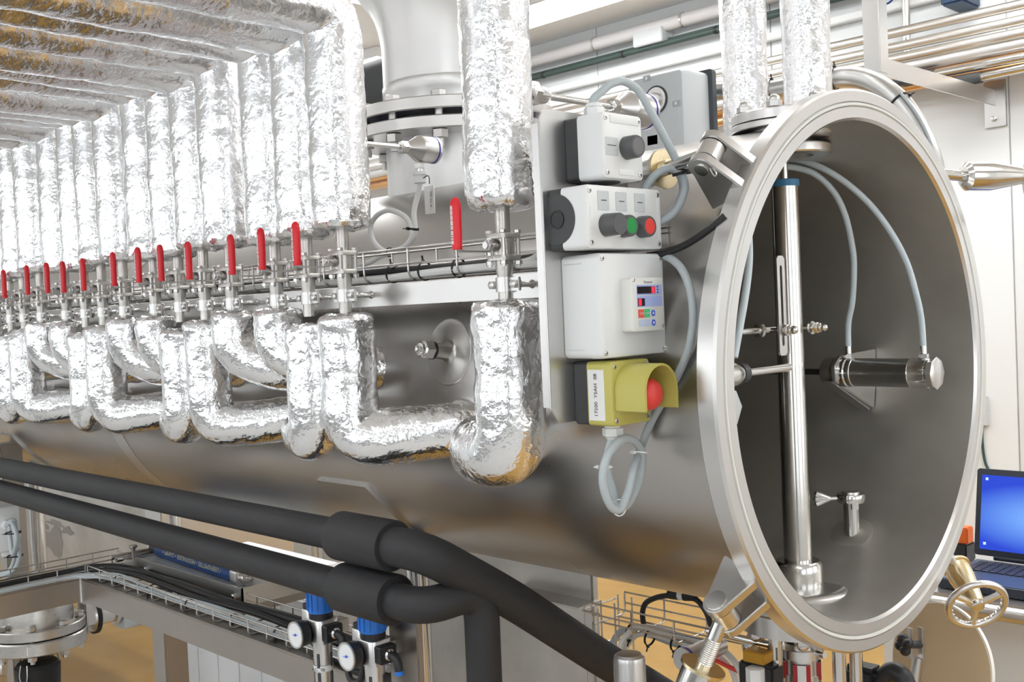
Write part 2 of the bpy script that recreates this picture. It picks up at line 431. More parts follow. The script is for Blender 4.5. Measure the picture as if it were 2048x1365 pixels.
for i in range(nb):
    a = 2*pi*(i+.35)/nb; p = V((NX+.168*cos(a),NY+.168*sin(a),zf))
    b = MB().cyl(p-EZ*.03, p+EZ*.06, .0075, n=12)
    bo = b.build('bolt', STEEL, duct)
    MB().hexa(p+EZ*.0555, p+EZ*.066, .0135).build('bolt_head', STEEL, bo)
    MB().hexa(p-EZ*.016, p-EZ*.0005, .0145).build('nut', STEEL, bo)

# ---------------- side port with capped hex fitting
pp = V((-.466,-.322,1.443)); nrm = V((0,-.325,.043)).normalized()
MB().lathe(pp, nrm, [(-.03,.047),(.0002,.047),(.0014,.0455),(.0016,.017),(.0035,.0135),(.008,.0112),(.034,.0105)], 64).build('side_port', TANK, tank)
fit = thing('capped_port_fitting', 'small hexagonal cap fitting on the round port in the tank side', 'fitting', pp+nrm*.034)
MB().hexa(pp+nrm*.034, pp+nrm*.05, .0135).build('hex_nut', POLISH, fit)
MB().cyl(pp+nrm*.049, pp+nrm*.054, .0085, n=20).build('collar', POLISH, fit)
MB().cyl(pp+nrm*.03, pp+nrm*.0345, .0125, n=20).build('seal_ring', BLACK, fit)
MB().hexa(pp+nrm*.054, pp+nrm*.061, .0045).build('plug', POLISH, fit)

# ================================================================ pipe support bar
YB = -.385
bar = thing('support_bar', 'long flat stainless steel rail behind the row of valves', 'rail', (-1.8,YB,1.51))
MB().box((-3.5,YB,1.511),(-.02-.165,YB+.006,1.5405)).build('rail', STEEL, bar)
MB().box((-3.5,YB+.006,1.535),(-.185,YB+.05,1.5405)).build('top_leg', STEEL, bar)
for bx in (-.40,-1.15,-1.9,-2.65):
    MB().box((bx-.02,YB+.006,1.515),(bx+.02,-.28,1.533)).build('standoff', STEEL, bar)

# ================================================================ foil lagged pipes
def foil_tube(path, r, crumple0=True, crumple1=True, n=44, ds=.0048, stub=.009, seed=0, amp=1.0):
    pts = resample(path, ds); m = len(pts); mb = MB(); vs = []; fs = []; u = None
    so = V((seed*3.17, seed*1.71, seed*2.3))
    L_ = (m-1)*ds
    for j, p in enumerate(pts):
        t = (pts[min(j+1,m-1)]-pts[max(j-1,0)]).normalized()
        if u is None: u = frame(t)[0]
        u = (u-t*u.dot(t)).normalized(); b = t.cross(u)
        e0 = j*ds if crumple0 else 1; e1 = (m-1-j)*ds if crumple1 else 1; e = min(e0, e1)
        rr = r
        if e < .006: rr = r*(.90+.10*sqrt(max(e,0)/.006))
        cr = 1+1.6*max(0, 1-e/.035)
        seam = pi*.3
        for i in range(n):
            a = 2*pi*i/n; d = u*cos(a)+b*sin(a); q = p+d*r+so
            k = .0022*NZ.noise(q*16)+.0014*NZ.noise(q*42)*cr
            k += .0016*(1-2*abs(NZ.noise(q*75)))*.5*cr
            lap = .0009 if abs(((a-seam+pi) % (2*pi))-pi) < .35 else 0
            vs.append(p+d*(rr+(k*amp)+lap)+t*(.002*NZ.noise(q*60)*(cr-1)))
    for j in range(m-1):
        for i in range(n):
            i2 = (i+1) % n; fs.append((j*n+i, j*n+i2, (j+1)*n+i2, (j+1)*n+i))
    # crumpled end caps folded in towards the bare pipe
    for end, on_ in ((0, crumple0), (m-1, crumple1)):
        base = end*n; c = pts[end]; t = (pts[1]-pts[0] if end == 0 else pts[-1]-pts[-2]).normalized()*(-1 if end == 0 else 1)
        prev = [base+i for i in range(n)]
        for f_, h_ in ((.72,.0035),(.42,.003),(.2,.002)):
            cur = []
            for i in range(n):
                q = vs[base+i]; d = (q-c); d = d-t*d.dot(t); w_ = c+d*f_
                w_ = w_+t*(h_+.003*NZ.noise((w_+so)*90)); cur.append(len(vs)); vs.append(w_)
            for i in range(n):
                i2 = (i+1) % n; fs.append((prev[i],prev[i2],cur[i2],cur[i]))
            prev = cur
        fs.append(tuple(prev))
    return mb.add(vs, fs)
VX = [-.238,-.555,-.643,-.727,-.857,-.943,-1.028,-1.118,-1.24,-1.333,-1.412,-1.504,-1.633,-1.73,-1.809,-1.90,-2.03,-2.12,-2.21,-2.30,-2.43,-2.52,-2.61,-2.70,-2.83,-2.92,-3.01,-3.10,-3.23,-3.32,-3.41]
VY = -.43
TY = 'ABACcBACcBACcBACcBA'
TYPES = ['A','B'] + [ 'ACcB'[(k-2)%4] for k in range(2, len(VX)) ]
ORD = ['first','second','third','fourth','fifth','sixth','seventh','eighth','ninth','tenth','eleventh','twelfth','thirteenth','fourteenth','fifteenth','sixteenth','seventeenth','eighteenth','nineteenth']+['%d-th' % q for q in range(20,40)]
ORD[19:] = ['twentieth','twenty-first','twenty-second','twenty-third','twenty-fourth','twenty-fifth','twenty-sixth','twenty-seventh','twenty-eighth','twenty-ninth','thirtieth','thirty-first','thirty-second','thirty-third','thirty-fourth','thirty-fifth']
def which(k): return 'nearest the tank opening' if k == 0 else (ORD[k]+' from the tank opening')
def shell_y(z): return -sqrt(max(0, RO*RO-(z-AX)**2))
for k, vx in enumerate(VX):
    # upper run: up from the valve, over the aisle, up to the ceiling
    zt = 1.915+.006*sin(k*2.1); r = .041 if k == 0 else min(.0405, .5*min(abs(vx-q) for q in VX if q != vx)-.0012)
    path = fil([(vx,VY,1.617+.004*sin(k*1.7)),(vx,VY,zt),(vx,-1.12,zt+.01),(vx,-1.12,CEIL_Z-.005)], .045, 8)
    o = foil_tube(path, r, True, False, n=44 if k < 6 else 36 if k < 18 else 24, ds=.0055 if k < 8 else .007 if k < 18 else .014, seed=k+1).build('foil_lagged_pipe', FOIL, fix=True)
    tag(o, 'upper foil-wrapped pipe rising from the valve '+which(k), 'insulated pipe', 'upper foil-wrapped pipes')
    # lower run
    t = TYPES[k]; zb = 1.504+(.004*sin(k*2.7))
    if t == 'A':
        zl = 1.326; r = .041 if k == 0 else .037
        if k == 0: path = fil([(vx,VY,1.506),(vx,VY,zl),(vx-.085,VY+.015,zl),(vx-.105,-.30,zl+.005)], .05, 8)
        else: path = fil([(vx,VY,1.488),(vx,VY,zl),(vx-.055,VY+.015,zl+.006),(vx-.075,-.30,zl+.01)], .045, 8)
        lab = 'lower foil-wrapped pipe hooking back left under the valve '
    elif t == 'B':
        zl = 1.33; r = .0385 if k == 1 else .036
        path = fil([(vx,VY,1.500),(vx,VY,zl),(vx+.06,VY+.05,zl+.002),(vx+.13,-.30,zl+.012)], .05, 8)
        lab = 'lower foil-wrapped pipe bending right under the valve '
    else:
        zl = 1.452; r = .035
        path = fil([(vx,VY,1.512),(vx,VY,zl),(vx+.045,VY+.035,zl-.03),(vx+.10,-.285,zl-.035)], .03, 8)
        lab = 'short lower foil elbow turning into the tank under the valve '
    o = foil_tube(path, r, True, False, n=44 if k < 6 else 36 if k < 18 else 24, ds=.0048 if k < 8 else .006 if k < 18 else .012, seed=k+31, amp=1.15).build('foil_lagged_elbow', FOIL)
    tag(o, lab+which(k), 'insulated pipe', 'lower foil-wrapped pipes')

# ================================================================ ball valves
def valve():
    v0 = V((0,0,0)); t = thing('ball_valve', 'v', 'valve', v0, 'ball valves with red levers')
    zt, zl = 1.584, 1.5585
    MB().cyl((0,0,1.50),(0,0,1.63),.0088,n=24).build('pipe_stub', CAST, t)
    b = MB().lathe((0,0,zl), EZ, [(.003,.0088),(.003,.0128),(.0225,.0128),(.0225,.0088)], 24).cyl((0,-.012,1.573),(0,-.019,1.573),.0075,n=16)
    b.build('body', CAST, t)
    MB().lathe((0,0,1.52), EZ, [(.0,.0092),(.018,.0092),(.026,.0105),(.036,.0105)], 24).build('lower_socket', CAST, t)
    for z in (zl-.003, zt-.003):
        MB().slab((0,0,z), EX, EY, EZ, .033, .033, .006, .008, .001).build('end_flange', CAST, t)
    k = None
    for sx in (-1,1):
        for sy in (-1,1):
            p = V((sx*.0118,sy*.0118,0))
            bo = MB().cyl(p+EZ*(zl-.010), p+EZ*(zt+.002), .0026, n=10).build('bolt', STEEL, t)
            MB().hexa(p+EZ*(zt+.003), p+EZ*(zt+.0068), .0045).build('bolt_head', STEEL, bo)
            MB().hexa(p+EZ*(zl-.0082), p+EZ*(zl-.0032), .0048).build('nut', STEEL, bo)
    st = MB().cyl((0,-.019,1.573),(0,-.030,1.573),.0042,n=12).build('stem', STEEL, t)
    MB().hexa((0,-.0235,1.573),(0,-.0275,1.573),.0072).build('stem_nut', STEEL, st)
    lv = MB(); W = .0075
    q = fil([(0,-.0225,1.581),(0,-.0225,1.5655),(0,-.067,1.5655),(0,-.0725,1.569),(0,-.0725,1.60)], .004, 3)
    for a, c in zip(q[:-1], q[1:]): lv.beam(a, c, W, .0018, EX)
    lever = lv.build('lever', STEEL, t)
    # plastic sleeve, slightly bent, rounded top
    sl = MB(); prof = [(1.5675,.0058),(1.569,.0062),(1.59,.0066),(1.61,.0068),(1.618,.0066),(1.6225,.0055),(1.6252,.0032),(1.626,.0004)]
    vs = []; fs = []; n = 16
    for z, h in prof:
        for i in range(n):
            a = 2*pi*i/n; ca, sa = cos(a), sin(a); pw_ = .55
            vs.append((h*abs(ca)**pw_*(1 if ca >= 0 else -1), -.0725+.0042*(h/.0066)*abs(sa)**.7*(1 if sa >= 0 else -1), z))
    for j in range(len(prof)-1):
        for i in range(n): fs.append((j*n+i, j*n+(i+1)%n, (j+1)*n+(i+1)%n, (j+1)*n+i))
    fs += [tuple(range(n)), tuple(range((len(prof)-1)*n, len(prof)*n))]
    gr = sl.add(vs, fs).build('grip', RED, t)
    # embossed print on the grip (faces the aisle)
    pr = MB(); y_ = -.0725-.00425
    for x_ in (-.0036,-.0016):
        for (z0_, z1_) in ((1.5735,1.5775),(1.5785,1.5805),(1.5815,1.5832),(1.584,1.5885),(1.590,1.594),(1.5946,1.600),(1.6008,1.606),(1.6066,1.611),(1.6116,1.6165)):
            pr.box((x_-.0006,y_-.0002,z0_),(x_+.0006,y_+.0004,z1_))
    pr.build('print', INKW, gr)['kind'] = 'stuff'
    return t
def clamp():
    t = thing('pipe_clamp', 'c', 'clamp', (0,0,0), 'pipe clamps on the rail')
    MB().ring((0,0,1.519), EZ, .0089, .0112, 0, .017, 32).build('clamp_band', STEEL, t)
    for s in (-1,1):
        e = MB().box((s*.0105-.001 if s<0 else .0095,-.0022,1.5195),(s*.0245 if s>0 else -.0095,.0022,1.5355)) if s>0 else MB().box((-.0245,-.0022,1.5195),(-.0095,.0022,1.5355))
        e.build('clamp_ear', STEEL, t, bevel=.0008)
        bo = MB().hexa((s*.0180,-.0022,1.5275),(s*.0180,-.0070,1.5275),.0052).build('bolt_head', STEEL, t)
        MB().hexa((s*.0180,.0022,1.5275),(s*.0180,.0065,1.5275),.0052).build('nut', STEEL, t)
    MB().cyl((0,.0112,1.5275),(0,.014,1.5275),.0095,n=24).build('rod_disc', STEEL, t)
    MB().lathe((0,.0135,1.5275), EY, [(0,.0048),(.003,.0035),(.027,.0035),(.0315,.0055)], 20).build('rod', POLISH, t)
    return t
v0 = valve(); c0 = clamp()
for k, vx in enumerate(VX):
    dz = .002*sin(k*1.3)
    lb = 'ball valve with red lever, '+which(k); lc = 'pipe clamp on the rail under the valve '+which(k)
    ang = radians((0,-3,-2,0,2,-2,3,0,-2,1,3,-3,0,2,-1,0,1,2,0)[k % 19])
    if k == 0:
        v0.location = (vx,VY,dz); v0.rotation_euler = (0,0,ang); v0['label'] = lb; c0.location = (vx,VY,0); c0['label'] = lc
    else:
        clone(v0, (vx,VY,dz), lb, rot=(0,0,ang)); clone(c0, (vx,VY,0), lc)

# ================================================================ control station
def cable(name, label, pts, r, m, n=8, group=None, seg=10, cat='cable'):
    o = MB().tube(crom(pts, n), r, seg).build(name, m); return tag(o, label, cat, group)
def tie(o, ax, R, m=RUBBER, label=None, w_=.0022, group='cable ties', tail=None):
    """a cable tie: band, lock head and clipped tail"""
    u, v, n = frame(ax); o = V(o)
    t = thing('cable_tie', label, 'cable tie', o, group)
    MB().ring(o-n*w_, n, R, R+.0012, 0, 2*w_, 20).build('band', m, t)
    d = V(tail).normalized() if tail else u
    MB().obox(o+d*(R+.0018), d, n.cross(d), n, .002+w_, .0025+w_, .0025+w_).obox(o+d*(R+.0045+w_*1.5), d, n.cross(d), n, w_*4, .0026, .0012).build('lock_head', m, t)
    return t
def screw(mb, p, n, r=.0022): mb.lathe(p, n, [(0,r),(.0006,r),(.0009,r*.75)], 14)
PX = -.167
pl = thing('mounting_plate', 'upright light grey steel plate carrying the four control boxes', 'plate', (PX,-.36,1.372))
pz0, pz1, py0, py1 = 1.3715, 1.7165, -.4325, -.285
poly = [(py0+.012,pz0),(py1,pz0),(py1,pz1)]+[(py0+.014-.014*sin(i*pi/10),pz1-.014+.014*cos(i*pi/10)) for i in range(6)]+[(py0,pz0+.016)]
MB().prism(poly, (PX-.003,0,0), EY, EZ, EX, .003).build('face', STEEL, pl, bevel=.0006)
MB().box((PX-.013,py0,pz0+.018),(PX-.002,py0+.0025,pz1-.016)).build('folded_edge', STEEL, pl, bevel=.0006)
MB().box((PX-.013,py1-.02,pz0+.06),(PX-.003,py1-.002,pz1-.05)).build('stiffener', STEEL, pl)
for z in (1.52,1.65): MB().cyl((PX-.002,-.30,z),(PX-.002,-.215,z),.006,n=14).build('stand_off', STEEL, pl)
def panelbox(name, label, cat, y0, y1, z0, z1, xf, base=.019, bm=WHITE, basem=DARK, r=.005):
    t = thing(name, label, cat, (PX,(y0+y1)/2,z0)); cy, cz = (y0+y1)/2, (z0+z1)/2
    if base:
        MB().slab((PX,cy,cz), EY, EZ, EX, y1-y0-.0008, z1-z0-.0008, base, r, 0, .001).build('base', basem, t)
    MB().slab((PX+base,cy,cz), EY, EZ, EX, y1-y0, z1-z0, xf-PX-base, r, .0022).build('cover', bm, t)
    for sy in (y0+.0058,y1-.0058):
        for sz in (z0+.0062,z1-.0062):
            mb = MB(); screw(mb, (xf+.0001,sy,sz), EX, .0028); so = mb.build('screw', STEEL, t)
            MB().box((xf+.0008,sy-.0018,sz-.0003),(xf+.0012,sy+.0018,sz+.0003)).box((xf+.0008,sy-.0003,sz-.0018),(xf+.0012,sy+.0003,sz+.0018)).build('slot', DARK, so)
    return t
XF = -.112
# single push-button box
b1 = panelbox('pushbutton_box', 'white control box with one dark grey push button, topmost on the plate', 'control box', -.393,-.325,1.640,1.7115, XF)
MB().cyl((-.146,-.359,1.6405),(-.146,-.359,1.6388),.022,n=32).build('knockout', DARK, b1)
def button(t, y, z, capm, r=.0118, l=.0150, x0=XF):
    bz = MB().lathe((x0,y,z), EX, [(0,r),(.004,r),(.0045,r*1.0),(l-.002,r*.98),(l,r*.90),(l,r*.80)], 40).build('bezel', KNOB, t)
    MB().lathe((x0,y,z), EX, [(l-.004,r*.80),(l-.0008,r*.80),(l+.0002,r*.70)], 40).build('button_cap', capm, bz); return bz
button(b1, -.3530, 1.6745, mat('button_cap_grey', (.16,.16,.165), 0, .4), r=.0128, l=.0165)
MB().slab((XF,-.3785,1.6745), EY, EZ, EX, .0205, .0195, .0006, .001).build('label_plate', GREYP, b1)
MB().box((XF+.0006,-.3865,1.6752),(XF+.0008,-.3715,1.6760)).build('print', INK, b1)
MB().slab((XF,-.355,1.7045), EY, EZ, EX, .050, .0085, .0007, .001, .0003).build('name_strip', WHITE, b1)
MB().slab((XF,-.355,1.6475), EY, EZ, EX, .026, .0065, .0007, .001, .0003).build('name_strip', WHITE, b1)
g1 = V((-.150,-.361,1.7115))
MB().lathe(g1, EZ, [(0,.0085),(.003,.0085)], 24).hexa(g1+EZ*.003, g1+EZ*.013, .0118).lathe(g1+EZ*.013, EZ, [(0,.0100),(.004,.0085),(.005,.0055)], 24).build('cable_gland', WHITE, b1)
# three button box
b2 = panelbox('three_button_box', 'white control box with black knob, green and red buttons', 'control box', -.424,-.2955,1.5615,1.6295, XF)
mb = MB().cyl((PX+.011,-.4242,1.5955),(PX+.011,-.4250,1.5955),.0275,n=48); sb = mb.build('side_boss', DARK, b2)
MB().ring((PX+.013,-.4250,1.5955), -EY, .0085, .0102, 0, .0012, 32).build('plug_ring', BLACK, sb)
MB().cyl((PX+.013,-.4250,1.5955),(PX+.013,-.4258,1.5955),.0082,n=32).build('plug', BLACK, sb)
for i, (yy, cm) in enumerate(((-.3955,None),(-.3655,GREEN),(-.3335,REDB))):
    if cm: button(b2, yy, 1.5860, cm, r=.0122, l=.0130)
    else:
        MB().lathe((XF,yy,1.5865), EX, [(0,.0135),(.002,.0135)], 40).build('knob_ring', WHITE, b2)
        k = MB().lathe((XF+.002,yy,1.5865), EX, [(0,.0125),(.012,.0122),(.019,.0118),(.0200,.0112)], 40).build('selector_knob', KNOB, b2)
        MB().box((XF+.0022,yy-.001,1.5865-.0132),(XF+.0205,yy+.001,1.5865-.0118)).box((XF+.0198,yy-.001,1.5865-.0125),(XF+.0206,yy+.001,1.5865-.004)).build('pointer', WHITE, k)
    lp = MB().slab((XF,yy-.001,1.6132), EY, EZ, EX, .0185, .0205, .0006, .001).build('label_plate', GREYP, b2)
    MB().box((XF+.0006,yy-.005,1.6128),(XF+.0008,yy+.004,1.6138)).build('print', INK, lp)
MB().slab((XF,-.3015,1.596), EY, EZ, EX, .0045, .048, .0008, .001, .0003).build('name_strip', WHITE, b2)
MB().slab((XF,-.4165,1.594), EY, EZ, EX, .004, .024, .0005, .001, .0002).build('maker_mark', WHITE, b2)
# inverter box with keypad
b3 = thing('inverter_box', 'large white control box with a small blue-keyed keypad display', 'control box', (PX,-.351,1.4405))
MB().slab((PX,-.351,1.4975), EY, EZ, EX, .1135, .1135, .036, .007, 0, .002).build('housing', WHITE, b3)
MB().slab((PX+.0362,-.351,1.4975), EY, EZ, EX, .1140, .1140, XF-PX-.0362, .007, .004).build('cover', WHITE, b3)
for z in (1.4505,1.5445): MB().box((PX+.004,-.4085,z-.0003),(PX+.030,-.4075,z+.0003)).build('groove', GREYP, b3)
for sy in (-.4020,-.3000):
    for sz in (1.4465,1.5485):
        mb = MB(); screw(mb, (XF+.0001,sy,sz), EX, .0028); so = mb.build('screw', STEEL, b3)
        MB().box((XF+.0007,sy-.002,sz-.0004),(XF+.0012,sy+.002,sz+.0004)).build('slot', DARK, so)
XK = -.0965
kpd = MB().slab((XF,-.3455,1.4972), EY, EZ, EX, .0570, .0590, XK-XF, .0035, .0015).build('keypad', OFFW, b3)
def kp(zx, zy): return -.3725+(zx-1090)*.000150, 1.5265-(zy-215)*.0000921
def kslab(name, x0, y0, x1, y1, m, d=.0004, r=.0005, lift=0, par=kpd):
    (a, zt), (c, zb) = kp(x0,y0), kp(x1,y1)
    return MB().slab((XK+lift,(a+c)/2,(zt+zb)/2), EY, EZ, EX, c-a, zt-zb, d, r).build(name, m, par)
kslab('display_field', 1140, 300, 1435, 425, LCDB); kslab('display_field', 1140, 435, 1437, 560, LCDB)
kslab('display', 1145, 320, 1352, 405, DISP, lift=.0004); kslab('led_digit', 1308, 324, 1344, 402, LEDR, lift=.0008)
kslab('display', 1148, 460, 1226, 550, DISP, lift=.0004); kslab('led_digit', 1154, 466, 1186, 544, LEDR, lift=.0008)
for zy in (325,360,392): kslab('indicator', 1376, zy-8, 1390, zy+8, DISP, lift=.0004)
rk = kslab('key', 1150, 590, 1210, 690, REDKEY, .0008); gk = kslab('key', 1220, 588, 1280, 688, GREENKEY, .0008)
kslab('key', 1152, 715, 1212, 792, PALEKEY, .0008); kslab('key', 1224, 715, 1282, 792, PALEKEY, .0008)
for zy, s_ in ((640,1),(755,-1)):
    kslab('key', 1294, zy-46, 1346, zy+44, PALEKEY, .0006)
    y_, z_ = kp(1320, zy); MB().lathe((XK+.0006,y_,z_), EX, [(0,.0035),(.0003,.0035)], 24).build('arrow_ring', BLUEKEY, kpd)
    MB().prism([(-.0020,-.0010*s_),(.0020,-.0010*s_),(0,.0020*s_)] if s_ > 0 else [(0,-.0020),(.0020,.0010),(-.0020,.0010)], (XK+.0009,y_,z_), EY, EZ, EX, .0002).build('arrow', INKW, kpd)
y_, z_ = kp(1180,640); text('lettering', 'STOP', .0032, (XK+.0009,y_,z_), EY, EZ, INKW, rk)
y_, z_ = kp(1250,640); text('lettering', 'RUN', .0032, (XK+.0009,y_,z_), EY, EZ, INKW, gk)
y_, z_ = kp(1275,268); text('lettering', 'Panasonic', .0038, (XK,y_,z_), EY, EZ, INK, kpd)
for zx, zy in ((1112,240),(1452,800)):
    y_, z_ = kp(zx,zy); mb = MB(); screw(mb, (XK-.0002,min(y_,-.320),z_), EX, .0022); mb.build('screw', STEEL, kpd)
# emergency stop
b4 = panelbox('emergency_stop_box', 'yellow emergency stop box with hooded red mushroom button and white tag', 'emergency stop', -.395,-.328,1.3635,1.4345, XF, base=.020, bm=YELLOW)
hy, hz, hr = -.3615, 1.4020, .0290
arc = [(-hr,-.0215)]+[(hr*cos(pi-i*pi/20), hr*sin(pi-i*pi/20)) for i in range(21)]+[(hr,-.0215)]
inn = [(x_*(hr-.0028)/hr, (y__ if y__ < 0 else y__*(hr-.0028)/hr)) for x_, y__ in arc]
mbh = MB(); k = len(arc); vs = []
for xx in (XF-.0005, -.0700):
    for (a, c) in arc: vs.append((xx, hy+a, hz+c))
    for (a, c) in inn: vs.append((xx, hy+a, hz+c))
fs = []
for i in range(k-1):
    fs += [(i,i+1,2*k+i+1,2*k+i),(k+i,3*k+i,3*k+i+1,k+i+1),(2*k+i,2*k+i+1,3*k+i+1,3*k+i),(i,k+i,k+i+1,i+1)]
for i in (0,k-1): fs.append((i,2*k+i,3*k+i,k+i))
mbh.add(vs, fs).build('hood', YELLOW, b4, bevel=.0007)
MB().lathe((XF,hy,1.3970), EX, [(0,.0115),(.012,.0115),(.014,.013)], 32).build('collar', DARK, b4)
MB().lathe((XF+.013,hy,1.3970), EX, [(0,.012),(.003,.0165),(.009,.0178),(.015,.0168),(.020,.0135),(.0225,.008),(.0232,.0005)], 40).build('mushroom_button', REDB, b4)
tg = MB().box((-.1455,-.3954,1.3697),(-.1225,-.39505,1.4256)).build('tag', TAG, b4)
text('lettering', '17200  YSAH  08', .0066, (-.1345,-.3955,1.3976), EZ, -EX, INK, tg, sx=1.02)
g4 = V((-.136,-.368,1.3635))
MB().lathe(g4, -EZ, [(0,.0092),(.004,.0092)], 24).hexa(g4-EZ*.004, g4-EZ*.014, .0118).lathe(g4-EZ*.014, -EZ, [(0,.0095),(.004,.0065)], 24).build('cable_gland', WHITE, b4)

NUDGE = .02
for t_ in (pl,b1,b2,b3,b4):
    c_ = ORG[t_.name].copy(); c_.z = {b1.name:1.676,b2.name:1.5955,b3.name:1.4975,b4.name:1.399}.get(t_.name,1.545); c_.x = -.13
    dd = (CAMP-c_)*(NUDGE/(CAMP.x-c_.x)); t_.location = t_.location+dd
    if t_ is b1: g1 = g1+dd
    if t_ is b4: g4 = g4+dd
# ---- cables of the control station
P = lambda x, y, X=-.13: at(x, y, 'x', X+NUDGE)
Q = lambda x, y, Y=-.345: at(x, y, 'y', Y)
cb1 = cable('grey_cable', 'grey cable looped twice below the emergency stop and running up right', [g4-EZ*.012, P(1214,925,-.136), P(1224,975,-.134), P(1243,1013,-.132), P(1262,1000,-.13), P(1280,955,-.128), P(1284,910,-.126), P(1272,886,-.124),
    P(1252,878,-.122), P(1232,890,-.121), P(1212,920,-.121), P(1206,965,-.121), P(1220,1010,-.121), P(1240,1019,-.119), P(1256,985,-.117), P(1268,935,-.118), Q(1284,890,-.336), Q(1302,845,-.332), Q(1330,795,-.332), Q(1358,745,-.332), Q(1378,695,-.332), Q(1386,640,-.332), Q(1381,585,-.33), Q(1364,540,-.326), Q(1338,516,-.32), at(1310,510,'y',-.315)], .0047, CABLE, 10, seg=14)
for (x_, y_, X_, a_) in ((1208,934,-.128,(0,.05,1)),(1279,905,-.121,(0,.2,1)),(1238,1016,-.127,(0,1,-.1))):
    tie(P(x_,y_,X_), a_, .0085, WHITE, {1208:'white cable tie on the left of the looped grey cable',1279:'white cable tie at upper right of the looped grey cable',1238:'white cable tie at the foot of the looped grey cable'}[x_], .0008, 'white cable ties', tail=(0,-1,.1))
W = lambda x, y, X=-.12: at(x, y, 'x', X+NUDGE)
cable('grey_cable', 'grey cable arching from the topmost control box to the three-button box', [g1+EZ*.012, g1+EZ*.022, W(1205,182,-.145), W(1222,168,-.14), W(1247,163,-.135), W(1272,177,-.13), W(1290,202,-.125), W(1312,243,-.12), W(1338,292,-.115), W(1360,338,-.11), W(1370,372,-.108), W(1362,402,-.11), W(1345,428,-.115), W(1315,447,-.125), W(1295,452,-.15)], .0047, CABLE, 10, seg=14)
cable('grey_cable', 'grey cable curling behind the red button of the three-button box', [W(1280,400,-.145), W(1296,368,-.135), W(1316,346,-.125), W(1340,337,-.118), W(1358,348,-.113), W(1366,376,-.116), W(1356,408,-.120), W(1338,430,-.127), W(1310,444,-.14)], .0047, CABLE, 10, seg=14)
tie(W(1362,346,-.112), (.1,.25,-1), .0092, RUBBER, 'black cable tie holding two grey cables beside the top box', .0018, tail=(.3,1,.1))
cable('black_cable', 'black cable running from under the three-button box to the flange', [at(1295,512,'y',-.325), at(1330,506,'y',-.322), at(1375,488,'y',-.316), at(1420,458,'y',-.312), at(1450,432,'y',-.306)], .0042, CABLEK, 8)

# ================================================================ temperature transmitters on the foil pipes
def transmitter(x, y0, z, ln, label, r=.0195, nutr=.0095, rodr=.0036, hl=.052, hub=None):
    t = thing('temperature_transmitter', label, 'sensor', (x,y0,z), 'temperature transmitters')
    MB().cyl((x,y0,z),(x,y0+ln,z), rodr, n=16).build('probe_rod', POLISH, t)
    if hub: MB().hexa((x,y0-.006,z),(x,y0+.006,z),.0155).lathe((x,y0+.004,z), EY, [(0,.013),(.016,.011),(.022,.0085)], 24).build('compression_fitting', POLISH, t)
    y = y0+ln
    MB().hexa((x,y-.004,z),(x,y+.007,z), nutr).build('hex_nut', POLISH, t)
    MB().lathe((x,y+.006,z), EY, [(0,r*.42),(.006,r*.5),(.021,r*.95),(.0235,r),(hl-.004,r)], 40).build('head', STEEL, t)
    MB().ring((x,y+hl+.002,z), EY, r*.7, r*1.02, 0, .002, 40).build('seal_ring', BLUER, t)
    MB().lathe((x,y+hl+.004,z), EY, [(0,r*1.03),(.004,r*1.03),(.006,r*.9)], 40).build('cap', STEEL, t)
    return t, V((x,y+.030,z-r))
t1, gp1 = transmitter(-.555, -.392, 1.740, .076, 'steel temperature transmitter with blue ring and hanging tag plate')
mb = MB().hexa(gp1-EZ*.002, gp1-EZ*.010, .0080).lathe(gp1-EZ*.010, -EZ, [(0,.0074),(.004,.0074)], 20); mb.build('gland_collar', POLISH, t1)
MB().hexa(gp1-EZ*.014, gp1-EZ*.031, .0098).ring(gp1-EZ*.015, -EZ, .004, .0108, 0, .004, 24).build('cable_gland', WHITE, t1)
tp = MB().slab(at(859,400,'y',-.287)+EY*.001, EX, EZ, -EY, .0215, .0405, .0012, .001).build('tag_plate', STEEL, t1)
text('lettering', 'TPI 2C 8', .0065, at(862,398,'y',-.2872), -EZ, EX, INK, tp)
MB().tube(crom([gp1-EZ*.024+EX*.008, at(857,352,'y',-.286), at(859,368,'y',-.2865)], 4), .0008, 6).build('tag_wire', BLACK, t1)
B = lambda x, y, Y=-.292: at(x, y, 'y', Y)
gl = gp1-EZ*.030
cable('braided_cable', 'white braided sensor cable coiled in a loop behind the foil pipe', [gl, B(835,392,-.285), B(828,425,-.29), B(830,462), B(820,485), B(797,500), B(770,503), B(748,484), B(741,456,-.294), B(753,432,-.296), B(778,421,-.297), B(806,431,-.297), B(822,452,-.296), B(822,478,-.297), B(803,499,-.298), B(780,506,-.302), B(757,515,-.312), B(735,527,-.325), B(700,537,-.335)], .0040, BRAID, 8)
tie(B(826,458), (.2,0,1), .0078, RUBBER, 'black cable tie at the crossing of the coiled white cable', .0018)
tie(B(779,505,-.30), (1,.1,0), .0060, RUBBER, 'black cable tie fixing the coiled white cable to the tray', .0018)
t2, gp2 = transmitter(-.238, -.372, 1.7555, .150, 'steel temperature transmitter with blue ring behind the topmost control box', r=.0235, nutr=.0105, rodr=.0042, hl=.062, hub=True)
MB().hexa(gp2-EZ*.002, gp2-EZ*.022, .0085).build('cable_gland', WHITE, t2)

